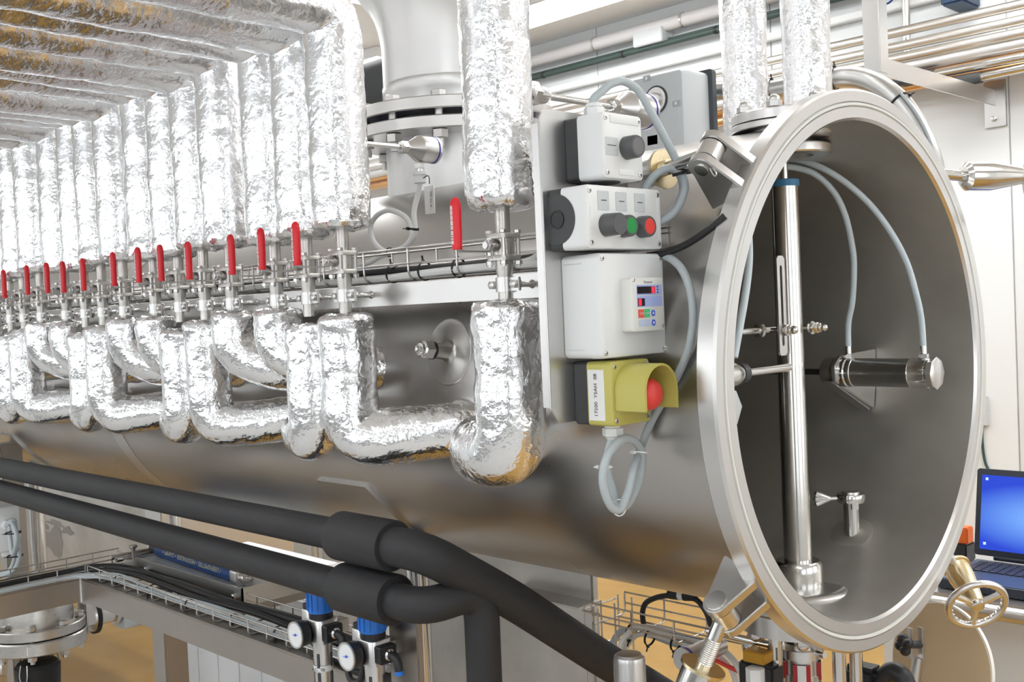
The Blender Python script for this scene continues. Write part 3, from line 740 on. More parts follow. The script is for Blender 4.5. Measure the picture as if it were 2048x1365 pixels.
# ================================================================ cable tray behind the valves
def tray(name, label, cat, p0, p1, wd, ht, step, r=.0017, levels=2, widthdir=None, endrungs=True, floor=2):
    """mesh cable tray from p0 to p1: long wires and U-shaped rungs, each a part"""
    p0, p1 = V(p0), V(p1); d = (p1-p0); L_ = d.length; d.normalize(); s = V(widthdir).normalized() if widthdir else EZ.cross(d)
    t = thing(name, label, cat, p0, None)
    for sd in (0,1):
        for l in range(levels):
            a = p0+s*wd*sd+EZ*ht*(l+1)/levels; MB().tube([a, a+d*L_], r, 8).build('long_wire', WIRE, t)
    for f_ in range(floor):
        a = p0+s*wd*(f_+.5)/floor; MB().tube([a, a+d*L_], r, 8).build('long_wire', WIRE, t)
    rp = fil([p0+EZ*ht, p0, p0+s*wd, p0+s*wd+EZ*ht], ht*.3, 4)
    first = MB().tube(rp, r, 8).build('rung', WIRE, t)
    n = int(L_/step)
    for i in range(1, n+1): inst(first, 'rung', d*min(L_, step*i), t)
    return t
tray('cable_tray', 'long wire mesh cable tray on the rail behind the valves', 'cable tray', (-.182,-.375,1.546), (-3.4,-.375,1.546), .052, .042, .1, widthdir=EY)
for i, (dy, dz, r_, m_, nm) in enumerate(((-.365,.006,.0052,BRAID,'braided_cable'),(-.352,.005,.0048,CABLE,'grey_cable'),(-.340,.006,.0056,CABLE,'grey_cable'),(-.358,.014,.0046,CABLEK,'black_cable'),(-.345,.015,.005,CABLEK,'black_cable'),(-.333,.013,.0045,BRAID,'braided_cable'))):
    x0 = -.30 if i % 2 else -.20
    pts = []; q = x0
    while q > -3.4:
        pts.append((q, dy+.003*sin(q*9+i*2), 1.546+dz+.002*sin(q*13+i))); q -= .12
    lab = ['white braided cable at the front of the tray behind the valves','grey cable second from the front in the tray behind the valves','thick grey cable in the middle of the tray behind the valves','black cable lying on top in the tray behind the valves','thicker black cable on top in the tray behind the valves','white braided cable at the back of the tray behind the valves'][i]
    cable(nm, lab, pts, r_, m_, 3, 'cables in the upper tray', 8)
for x_, l in ((-.47,'black cable tie in the tray right of the coiled cable'),(-.54,'black cable tie in the tray under the coiled cable'),(-.40,'black cable tie in the tray left of the nearest valve')):
    tie((x_,-.356,1.556), EX, .012, RUBBER, l, .0015, tail=(0,-.2,1))
for i, (dx, l) in enumerate(((0,'left of two black cables rising behind the nearest valve'),(.014,'right of two black cables rising behind the nearest valve'))):
    cable('black_cable', l, [(-.262+dx,-.355,1.556),(-.25+dx,-.350,1.575),(-.232+dx,-.335,1.612),(-.205+dx,-.335,1.645),(-.178+dx*.5,-.35,1.665),(-.152,-.365,1.672)], .0052, CABLEK, 6)
cable('braided_cable', 'white braided cable bending up out of the tray by the nearest valve', [(-.33,-.362,1.556),(-.268,-.364,1.556),(-.243,-.362,1.566),(-.225,-.355,1.59),(-.205,-.345,1.62),(-.20,-.31,1.66),(-.235,-.25,1.70),(-.238,-.19,1.71),gp2-EZ*.02], .0046, BRAID, 8)

te = thing('tray_end_piece', 'short cut end of wire tray beside the red button', 'cable tray', (-.165,-.288,1.556))
for z in (1.586,1.580,1.562,1.557): MB().tube([(-.20,-.288,z),(-.103,-.288,z)], .0013, 8).build('long_wire', WIRE, te)
MB().tube([(-.107,-.2865,1.590),(-.107,-.2865,1.532)], .0014, 8).build('upright_wire', WIRE, te)

# ================================================================ inside the tank
PXX, PYY = -.15, .045
pole = thing('guide_pole', 'upright steel pole with blue cap standing inside the open tank', 'pole', (PXX,PYY,1.085))
MB().lathe((PXX,PYY,1.09), EZ, [(0,.0195),(.13,.0195),(.137,.0188),(.565,.0188)], 40).build('tube', POLISH, pole)
MB().lathe((PXX,PYY,1.655), EZ, [(0,.0205),(.009,.0205),(.010,.019)], 40).build('blue_cap', TEALR, pole)
MB().cyl((PXX,PYY,1.66),(PXX,PYY,1.7155),.0055,n=16).build('top_pin', POLISH, pole)
MB().lathe((PXX,PYY,1.0795), EZ, [(0,.034),(.028,.034),(.038,.0335),(.043,.030),(.043,.0196)], 48).build('socket', POLISH, pole)
MB().lathe((PXX,PYY,1.076), EZ, [(0,.072),(.006,.072),(.010,.068),(.012,.060),(.012,.034)], 64).build('base_ring', FLANGE, pole)
# slotted adjusting plate with U-bolt
sp = thing('slotted_plate', 'upright slotted steel plate bolted to the pole inside the tank', 'bracket', (-.126,.018,1.43))
XS = -.127
def slotplate(yc, z0, z1, wd, sw):
    k = 10; out = [(yc-wd/2,z0+.004),(yc-wd/2+.004,z0),(yc+wd/2-.004,z0),(yc+wd/2,z0+.004),(yc+wd/2,z1-.004),(yc+wd/2-.004,z1),(yc-wd/2+.004,z1),(yc-wd/2,z1-.004)]
    hole = []
    for i in range(k+1): a = pi+pi*i/k; hole.append((yc+sw/2*cos(a), z0+.016+sw/2*sin(a)))
    for i in range(k+1): a = pi*i/k; hole.append((yc+sw/2*cos(a), z1-.016+sw/2*sin(a)))
    bm = bmesh.new(); vo = [bm.verts.new((0,)+p) for p in out]; vh = [bm.verts.new((0,)+p) for p in hole]
    es = [bm.edges.new((l[i], l[(i+1) % len(l)])) for l in (vo, vh) for i in range(len(l))]
    r_ = bmesh.ops.triangle_fill(bm, edges=es, use_beauty=True)
    fs_ = [f for f in bm.faces]
    ex = bmesh.ops.extrude_face_region(bm, geom=fs_); bmesh.ops.translate(bm, verts=[v for v in ex['geom'] if isinstance(v, bmesh.types.BMVert)], vec=(.003,0,0))
    mb = MB(); bm.verts.index_update(); mb.add([V(v.co)+V((XS,0,0)) for v in bm.verts], [tuple(v.index for v in f.verts) for f in bm.faces]); bm.free(); return mb
p_s = at(1556,512,'x',XS); p_e = at(1560,712,'x',XS)
slotplate(p_s.y+.001, p_e.z, p_s.z, .0195, .0058).build('plate', STEEL, sp)
zb_ = at(1575,661,'x',-.115).z
for yy, nm in ((p_s.y+.006,'near'),(PYY+.024,'far')):
    st = MB().cyl((-.175,yy,zb_),(-.113,yy,zb_),.0034,n=12).build('stud', POLISH, sp)
    MB().hexa((XS+.0034,yy,zb_),(XS+.0096,yy,zb_),.0085).build('nut', POLISH, st)
    MB().hexa((XS+.0100,yy,zb_),(XS+.0140,yy,zb_),.0068).build('nut', POLISH, st)
    MB().ball((XS+.0165,yy,zb_),.0058,ax=EX,sq=1.1).build('dome_nut', POLISH, st)
    MB().cyl((XS-.0036,yy,zb_),(XS-.0004,yy,zb_),.0095,n=20).build('washer', STEEL, st)
MB().cyl((-.15,p_s.y-.012,zb_+.001),(-.15,-.268,zb_+.001),.0048,n=16).build('cross_rod', POLISH, sp)
MB().hexa((-.15,p_s.y-.012,zb_+.001),(-.15,p_s.y-.019,zb_+.001),.0098).build('nut', POLISH, sp)
MB().cyl((-.15,p_s.y+.02,zb_+.001),(-.15,p_s.y-.012,zb_+.001),.0048,n=16).build('cross_rod', POLISH, sp)

# pneumatic cylinder on its bracket
CY, CZ = .215, 1.3795
pc = thing('pneumatic_cylinder', 'horizontal polished pneumatic cylinder inside the open tank', 'cylinder', (-.1,CY,CZ-.02))
xa = at(1655,745,'y',CY).x; xb = at(1858,748,'y',CY).x; xc = at(1825,747,'y',CY).x; xd = at(1705,746,'y',CY).x; xe = at(1672,746,'y',CY).x
MB().lathe((xd,CY,CZ), EX, [(0,.0225),(.004,.0225),(.005,.0215),(xc-xd-.002,.0215),(xc-xd,.0225)], 48).build('barrel', FLANGE, pc)
MB().lathe((xc,CY,CZ), EX, [(0,.0228),(.002,.0220),(xb-xc,.0220)], 48).build('end_cap', POLISH, pc)
MB().lathe((xb,CY,CZ), EX, [(0,.0215),(.006,.0215)], 48).build('end_neck', POLISH, pc)
MB().hexa((xb+.003,CY,CZ),(xb+.0135,CY,CZ),.0240,8).build('end_plug', STEEL, pc)
MB().lathe((xe,CY,CZ), EX, [(0,.0225),(.004,.0232),(xd-xe-.006,.0232),(xd-xe-.004,.0215),(xd-xe,.0215)], 48).build('front_cap', POLISH, pc)
MB().lathe((xe-.022,CY,CZ), EX, [(0,.013),(.004,.016),(.006,.0215),(.016,.0225),(.022,.0225)], 40).build('lock_nut', CAST, pc)
MB().cyl((xe-.16,CY,CZ),(xe-.018,CY,CZ),.0048,n=16).build('piston_rod', BLACK, pc)
xh = [at(1698,735,'y',CY).x, at(1848,735,'y',CY).x]
for xx in xh:
    f_ = MB().hexa((xx,CY,CZ+.021),(xx,CY,CZ+.0285),.0072).cyl((xx,CY,CZ+.028),(xx,CY,CZ+.040),.0048,n=20); f_.build('hose_fitting', POLISH, pc)
bk = thing('cylinder_bracket', 'triangular steel bracket plate holding the pneumatic cylinder to the tank wall', 'bracket', (xe,.26,1.32))
bx_ = xe+.008
wy = lambda z: sqrt(RI*RI-(z-AX)**2)-.001
MB().prism([(CY-.010,CZ+.026),(wy(CZ+.03),CZ+.030),(wy(1.36),1.36),(wy(1.315),1.315),(CY-.028,CZ-.012),(CY-.030,CZ+.010)], (bx_,0,0), EY, EZ, EX, .006).build('plate', STEEL, bk, bevel=.0008)
MB().prism([(CY-.0295,CZ-.012),(CY-.0275,CZ-.014),(wy(1.313)-.002,1.311),(wy(1.316)-.004,1.316)], (bx_-.016,0,0), EY, EZ, EX, .016).build('gusset', STEEL, bk)
H = lambda x, y, Y: at(x, y, 'y', Y)
cable('air_hose', 'inner of two pale blue hoses arching to the pneumatic cylinder', [H(1535,355,.09), H(1560,336,.10), H(1592,336,.115), H(1632,350,.13), H(1668,385,.15), H(1690,430,.17), H(1703,485,.19), H(1708,530,.2), H(1705,600,.21), (xh[0]+.0015,CY,CZ+.075), (xh[0],CY,CZ+.036)], .0046, HOSE, 10, 'pale blue air hoses', 14, 'hose')
cable('air_hose', 'outer of two pale blue hoses arching to the pneumatic cylinder', [H(1535,330,.10), H(1562,319,.11), H(1600,321,.12), H(1650,339,.13), H(1700,372,.15), H(1745,415,.17), H(1785,470,.19), H(1815,530,.2), H(1835,600,.21), (xh[1]-.0015,CY,CZ+.075), (xh[1],CY,CZ+.036)], .0046, HOSE, 10, 'pale blue air hoses', 14, 'hose')
# pale hose hanging along the near inner wall, seen as a sliver beside the flange
cable('air_hose', 'pale blue hose hanging just inside the near edge of the flange', [at(1497,470,'x',-.05), at(1498,520,'x',-.045), at(1492,580,'x',-.042), at(1480,650,'x',-.04), at(1468,715,'x',-.04)], .0046, HOSE, 8, 'pale blue air hoses', 14, 'hose')
# near side cylinder with tan end ring
nz_ = 1.400; nx_ = -.145
nc = thing('steel_standoff', 'stubby steel standoff with tan end disc behind the near flange edge', 'standoff', (nx_,-.15,nz_-.02))
MB().lathe((nx_,-.175,nz_), EY, [(0,.0205),(.052,.0205),(.070,.0165),(.078,.013)], 40).build('body', POLISH, nc)
MB().lathe((nx_,-.185,nz_), EY, [(0,.0205),(.010,.0208)], 40).build('tan_disc', TAN, nc)
MB().cyl((nx_,-.100,nz_),(nx_,.03,nz_),.0062,n=16).build('rod', POLISH, nc)
MB().lathe((nx_,-.098,nz_), EY, [(0,.0145),(.012,.0145),(.016,.008)], 32).build('dark_collar', DARK, nc)
MB().cyl((nx_,-.28,nz_),(nx_,-.184,nz_),.012,n=20).build('wall_stub', STEEL, nc)
hx = thing('large_hex_bolt', 'large pale hexagonal bolt head below the tan-ended standoff', 'bolt', (-.12,-.165,1.33))
MB().hexa((-.118,-.168,1.362),(-.108,-.168,1.362),.0245).build('head', GREYP, hx)
MB().cyl((-.16,-.168,1.362),(-.118,-.168,1.362),.012,n=20).build('shank', STEEL, hx)
MB().prism([(-.28,1.42),(-.11,1.42),(-.105,1.415),(-.13,1.34),(-.26,1.33)], (-.168,0,0), EY, EZ, EX, .005).build('bracket_plate', STEEL, hx, bevel=.0008)
# clamp port on the inner floor
sy_ = .185; sx_ = at(1705,1100,'y',sy_).x; sz_ = 1.4-sqrt(RI*RI-sy_*sy_)
pt = thing('clamp_port', 'small upright pipe stub with wing-nut clamp inside the tank', 'clamp', (sx_,sy_,sz_))
n_ = V((0,-sy_,.26)).normalized()
MB().lathe((sx_,sy_,sz_-.004), EZ, [(0,.0115),(.050,.0115)], 32).build('pipe_stub', POLISH, pt)
MB().lathe((sx_,sy_,sz_-.001), n_, [(-.004,.032),(.0015,.032),(.003,.026),(.0035,.014)], 40).build('weld_pad', INNER, pt)
zc = sz_+.046
MB().lathe((sx_,sy_,zc), EZ, [(0,.012),(.0005,.0200),(.003,.0212),(.011,.0212),(.0135,.0200),(.014,.015),(.014,.002)], 40).build('clamp_ring', POLISH, pt)
MB().lathe((sx_,sy_,zc+.0135), EZ, [(0,.0135),(.003,.0125)], 32).build('blank_cap', FLANGE, pt)
dl = V((-.72,-.69,0)); c_ = V((sx_,sy_,zc+.007))
MB().cyl(c_+dl*.020, c_+dl*.034, .0034, n=12).build('clamp_screw', POLISH, pt)
for s_ in (1,0,-1):
    e_ = dl*cos(.35*s_)+EZ*sin(.35*s_); p_ = c_+dl*.030
    MB().tube([p_, p_+e_*.008, p_+e_*.017, p_+e_*.024, p_+e_*.027], [.0030,.0034,.0042,.0040,.0012], 10).build('wing_nut', POLISH, pt)
MB().obox(c_+V((.72,-.69,0))*.017+V((0,0,-.007)), V((.72,-.69,0)), EZ, dl, .008, .016, .010).build('hinge_link', POLISH, pt, bevel=.001)
# overhead port inside (bright oval)
MB().ring((-.14,.05,AX+.297), EZ, .03, .055, 0, .014, 40, .002).build('inner_top_port', FLANGE, tank)

# ================================================================ swing bolts of the door
def brass_washer(p, d, r, t): return MB().lathe(p, d, [(0,r*.5),(0,r),(.0035,r),(.0045,r*.92),(.0045,r*.5)], 40).build('brass_washer', BRASS, t)
def pinset(C_, t, r=.008):
    e, td, eye = C_
    MB().cyl(eye-td*.026, eye+td*.026, r, n=24).build('pin', POLISH, t)
    MB().lathe(eye-td*.011, td, [(0,.0145),(.022,.0145)], 32).build('eye', FLANGE, t)
e, td, eye = CU
su = thing('swing_bolt', 'upper left swing bolt folded back along the tank with brass washer', 'swing bolt', eye, 'door swing bolts')
pinset(CU, su)
q1 = at(1330,338,'y',eye.y+.012); q2 = at(1205,374,'y',eye.y+.02); d_ = (q2-eye).normalized()
MB().cyl(eye+d_*.012, q1, .0085, n=24).build('rod', POLISH, su)
MB().lathe(eye+d_*.062, d_, [(i*.0012, .0085+(.0008 if i % 2 else 0)) for i in range(22)], 20).build('thread', BRASS, su)
brass_washer(q1, d_, .0235, su)
MB().lathe(q1+d_*.005, d_, [(0,.0195),(.006,.0195),(.007,.0165),(.16,.0165),(.165,.014)], 40).build('handle_sleeve', STEEL, su)
sp_ = MB()
for s_ in (-1,1):
    sp_.tube(crom([eye-td*.0235+e*.0, eye-td*.0235-EX*.010*s_+EZ*.003, eye-td*.0235-EX*.019*s_+EZ*.006*s_, eye-td*.0235-EX*.016*s_+EZ*.009*s_, eye-td*.0235-EX*.009*s_+EZ*.003], 4), .0010, 6)
sp_.build('split_pin', WIRE, su)
e, td, eye = CL
sl_ = thing('swing_bolt', 'lower left swing bolt hanging from the flange lug with brass washer', 'swing bolt', eye, 'door swing bolts')
pinset(CL, sl_, .0125)
q1 = at(1407,1332,'y',eye.y-.012); d_ = (q1-eye).normalized()
MB().cyl(eye+d_*.012, q1+d_*.01, .0088, n=24).build('rod', POLISH, sl_)
MB().lathe(q1-d_*.034, d_, [(i*.0012, .0088+(.0007 if i % 2 else 0)) for i in range(26)], 20).build('thread', STEEL, sl_)
brass_washer(q1, d_, .0265, sl_)
MB().lathe(q1+d_*.005, d_, [(0,.0225),(.05,.0225),(.10,.019),(.16,.012)], 40).build('handle_sleeve', POLISH, sl_)
# right-hand bolts on the far side of the rim
def rlug(ang):
    a = radians(ang); e = V((0,cos(a),sin(a))); td = V((0,-sin(a),cos(a))); eye = OC+e*(RF+.022)+EX*-.040
    for s_ in (-1,1):
        pts = [(-.004,-.008),(-.060,-.03)]+[(-.040+.015*cos(radians(205-i*13.75)), .022+.015*sin(radians(205-i*13.75))) for i in range(13)]
        MB().prism(pts, OC+e*RF+td*(s_*.0145-.004), EX, e, td, .008).build('hinge_lug', STEEL, tank, bevel=.001)
    return e, td, eye
e, td, eye = rlug(46)
s3 = thing('swing_bolt', 'upper right swing bolt with tapered steel handle pointing right', 'swing bolt', eye, 'door swing bolts')
pinset((e,td,eye), s3, .007)
q1 = at(1926,353,'y',eye.y+.055); q2 = at(2048,352,'y',eye.y+.14); d_ = (q2-q1).normalized()
MB().cyl(eye, q1+d_*.004, .0082, n=24).build('rod', POLISH, s3)
L_ = (q2-q1).length
MB().lathe(q1, d_, [(0,.015),(.006,.0215),(L_*.42,.0225),(L_*.97,.0125),(L_,.0125)], 40).build('handle_sleeve', POLISH, s3)
u_, v_, _ = frame(d_); c_ = q2+d_*.045
MB().cyl(q2, c_, .010, n=20).build('wheel_neck', FLANGE, s3)
MB().torus(c_, d_, .055, .0075).build('handwheel_rim', FLANGE, s3)
for i in range(3):
    a = 2*pi*i/3+.5; MB().beam(c_, c_+(u_*cos(a)+v_*sin(a))*.052, .010, .006).build('spoke', FLANGE, s3)
e, td, eye = rlug(-47)
s4 = thing('swing_bolt', 'lower right swing bolt with brass washer and spoked handwheel', 'swing bolt', eye, 'door swing bolts')
pinset((e,td,eye), s4, .007)
q1 = at(1913,1136,'y',eye.y+.03); q2 = at(1952,1208,'y',eye.y-.01); d_ = (q2-q1).normalized()
MB().cyl(eye, q1+d_*.004, .0082, n=24).build('rod', POLISH, s4)
brass_washer(q1-d_*.0045, d_, .0215, s4)
L_ = (q2-q1).length
MB().lathe(q1, d_, [(0,.0185),(.02,.0190),(L_*.95,.0125),(L_,.0115)], 40).build('handle_sleeve', BRASS, s4)
hw = V((.62,-.62,-.48)).normalized(); u_, v_, _ = frame(hw); c_ = q2+d_*.002
MB().torus(c_, hw, .0405, .0052, 56, 12).build('handwheel_rim', FLANGE, s4)
for i in range(3):
    a = 2*pi*i/3+.55; MB().beam(c_, c_+(u_*cos(a)+v_*sin(a))*.039, .008, .005, hw).build('spoke', FLANGE, s4)
mbk = MB()
for i in range(24):
    a = 2*pi*i/24; mbk.ball(c_+(u_*cos(a)+v_*sin(a))*.0362, .0028, 8, 5)
mbk.build('grip_knurls', POLISH, s4)['kind'] = 'stuff'
MB().lathe(c_-hw*.004, hw, [(0,.010),(.009,.010),(.011,.007)], 24).build('hub', POLISH, s4)

# ================================================================ black insulated pipes below the tank
PB = -.43
def blackpipe(label, z, xs0, xs1, tail, rt_, r=.0228, rs=.0345, dl=0):
    t = thing('black_lagged_pipe', label, 'insulated pipe', (-2,PB,z), 'black lagged pipes')
    MB().tube([(-3.9,PB,z+dl*2.5),(-1.9,PB,z+dl),(xs0+.01,PB,z)], r, 40).build('long_run', BLACKINS, t)
    MB().lathe((xs0,PB,z), EX, [(0,r),(0,rs-.002),(.003,rs),(xs1-xs0-.003,rs),(xs1-xs0,rs-.002),(xs1-xs0,rt_-.006),(xs1-xs0-.012,rt_-.006)], 48).build('thick_sleeve', BLACKINS, t)
    el = MB().tube(fil(tail, .045, 6), rt_, 36).build('elbow_run', BLACKINS, t)
    return t
blackpipe('upper black lagged pipe under the tank running down to the right', 1.190, -.594, -.472, [(-.485,PB,1.190),(-.405,PB,1.190),(-.39,-.30,1.105),(-.385,-.12,.975),(-.365,.02,.875),(-.33,.26,.70),(-.33,.26,.02)], .0265, dl=-.003)
blackpipe('lower black lagged pipe under the tank dropping straight down at its elbow', 1.117, -.594, -.473, [(-.485,PB,1.117),(-.412,PB,1.117),(-.398,-.345,1.126),(-.402,-.345,.02)], .0240, dl=.016)

# ================================================================ machine frame
FY = -.33
fr = thing('machine_frame', 'brushed steel box-section frame with a welded corner below the tank', 'frame', (-1.0,FY+.03,0))
MB().box((-1.757,FY,.880),(-.612,FY+.06,.934)).build('long_beam', BEAMM, fr, bevel=.003)
MB().box((-1.817,-2.0,.880),(-1.757,FY+.06,.934)).build('cross_beam', BEAMM, fr, bevel=.003)
wl = MB()
for i in range(18):
    wl.ball((-1.7555,FY-.001,.882+i*.003),.0028,8,5)
wl.build('weld_bead', FLANGE, fr)['kind'] = 'stuff'
for lx in (-1.425,-.670):
    lg = MB().box((lx,FY+.005,0),(lx+.055,FY+.055,.882)).build('leg', BEAMM, fr, bevel=.003)
    MB().hexa((lx+.044,FY+.005,.66),(lx+.044,FY-.004,.66),.007).build('bolt', POLISH, lg)
for ly in (-1.95,):
    MB().box((-1.812,ly,0),(-1.762,ly+.05,.882)).build('leg', BEAMM, fr, bevel=.003)
MB().box((-1.40,FY+.06,.880),(-1.35,.30,.930)).build('rear_beam', BEAMM, fr, bevel=.003)
MB().box((-1.425,.30,0),(-1.325,.36,.93)).build('leg', BEAMM, fr, bevel=.003)
# flat upright post beside the round tank leg
fx0 = at(778,1290,'y',-.34).x; fx1_ = at(835,1290,'y',-.34).x
up_ = thing('flat_post', 'flat brushed steel post beside the round tank leg', 'post', ((fx0+fx1_)/2,-.33,0))
MB().box((fx0,-.34,0),(fx1_,-.328,1.075)).build('post_face', BEAMM, up_, bevel=.002)
MB().box((fx0,-.328,0),(fx0+.008,-.28,1.075)).build('post_return', BEAMM, up_, bevel=.002)
# post at far left
o = MB().box((-2.33,-.31,0),(-2.275,-.255,1.205)).build('steel_post', BEAMM, bevel=.003); tag(o, 'steel post at the left edge behind the black pipes', 'post')

# ---- wire tray on the frame
tray('cable_tray', 'wire mesh cable tray running along the long beam', 'cable tray', (-1.735,-.322,.936), (-.69,-.322,.936), .095, .028, .0625, r=.0016, widthdir=EY)
tray('cable_tray', 'wire mesh cable tray running along the cross beam at left', 'cable tray', (-1.74,-.20,.938), (-1.74,-1.6,.938), .105, .028, .0625, r=.0016, widthdir=-EX)
for i, (dy, dz, r_, m_, lab) in enumerate(((-.252,.012,.0085,CABLEK,'thick black cable bundle in the tray on the long beam'),(-.270,.010,.006,CABLEK,'black cable in front of the bundle on the long beam'),(-.287,.006,.0045,CABLE,'grey cable in the middle of the tray on the long beam'),(-.301,.006,.005,BRAID,'white braided cable at the front of the tray on the long beam'),(-.311,.0085,.0035,CABLE,'thin grey cable at the very front of the tray on the long beam'))):
    k = i*.016; cx_ = -1.80+(-dy-.2)*.6
    pts = [(cx_-.03+k*.3,-1.55,.938+dz),(cx_-.03+k*.3,-1.0,.938+dz),(cx_-.02+k*.3,-.6,.938+dz),(cx_-.02+k*.3,-.38,.938+dz),(cx_+.02+k*.2,dy-.03,.939+dz)]
    q = -1.66
    while q < -.66: pts.append((q, dy+.004*sin(q*11+i), .939+dz+.0015*sin(q*17+i*2))); q += .11
    cable(['black_cable','black_cable','grey_cable','braided_cable','grey_cable'][i], lab, pts, r_, m_, 4, 'cables in the lower tray', 10)
for k, x_ in enumerate((-1.62,-1.47,-1.30,-1.13,-.98,-.85,-.72)):
    tie((x_,-.303,.946), EX, .0085, RUBBER, 'small black cable tie in the lower tray, %s from the frame corner' % ORD[k], .0014, 'small black cable ties in the lower tray', tail=(0,-.6,-1))

# ---- shelf tray with the blue suction pipe
sh = thing('shelf_tray', 'shallow steel shelf tray carrying the blue pipe', 'shelf', (-1.45,-.19,.93))
MB().box((-1.78,-.236,.942),(-1.213,-.232,.975)).build('front_side', STEEL, sh, bevel=.0008)
MB().box((-1.217,-.236,.938),(-1.213,-.05,.975)).build('end_side', STEEL, sh, bevel=.0008)
MB().box((-1.78,-.054,.942),(-1.213,-.050,.975)).build('back_side', STEEL, sh, bevel=.0008)
MB().box((-1.78,-.232,.940),(-1.217,-.054,.944)).build('bottom', STEEL, sh)
for k in range(4):
    MB().slab((-1.71+.142*k,-.143,.944), EX, EY, EZ, .138, .174, .022, .002, .001).build('panel', PANELM, sh)
for x_ in (-1.24,-1.62):
    MB().hexa((x_,-.236,.955),(x_,-.243,.955),.006).build('bolt', POLISH, sh)
bp = thing('blue_pipe', 'blue pipe with pale lettering lying on the shelf tray', 'pipe', (-1.43,-.19,.966))
bz, br = .983, .0165; e0 = V((-1.665,-.180,bz)); e1 = V((-1.285,-.200,bz)); ed = (e1-e0).normalized(); es = EZ.cross(ed)
MB().cyl(e0, e1, br, n=36).build('pipe_body', BLUEP, bp)
MB().slab(e1, es, EZ, ed, .040, .034, .026, .006, .002).build('end_block', FLANGE, bp)
MB().ring(e1+ed*.026, ed, .007, .0135, 0, .014, 32, .001).build('end_nut', POLISH, bp)
MB().cyl(e0-ed*.04, e0, .012, n=24).build('rear_end', BLACK, bp)
nn = (-es*.95+EZ*.30).normalized()
text('lettering', '/ LEBENSMITTEL - HEISSWASSER + DAMPF +', .0135, (e0+e1)/2+nn*(br-.0004), -ed, nn.cross(-ed), INKY, bp, sx=1.1, lift=.0010)
st_ = thing('steel_supports', 'pair of steel bars supporting the rear end of the blue pipe', 'bars', (-1.72,-.2,.966))
for dx in (0,.03): MB().cyl((-1.73+dx,-.33+.06,.972),(-1.73+dx,-.06,.972),.006,n=16).build('bar', POLISH, st_)
MB().lathe((-1.665,-.245,.972), EZ, [(0,.004),(.022,.004),(.030,.009),(.033,.009)], 20).build('stud', POLISH, st_)

# ---- white cupboard panels below the beam
cab = thing('white_cupboard', 'white panelled cupboard standing below the frame', 'cupboard', (-1.8,.05,0))
MB().box((-2.10,.03,.05),(-1.27,.30,.86)).build('carcass', WHITE, cab, bevel=.003)
for k in range(8):
    MB().slab((-2.05+.103*k,.029,.46), EX, EZ, -EY, .099, .80, .012, .002, .0015).build('panel', PANELM, cab)

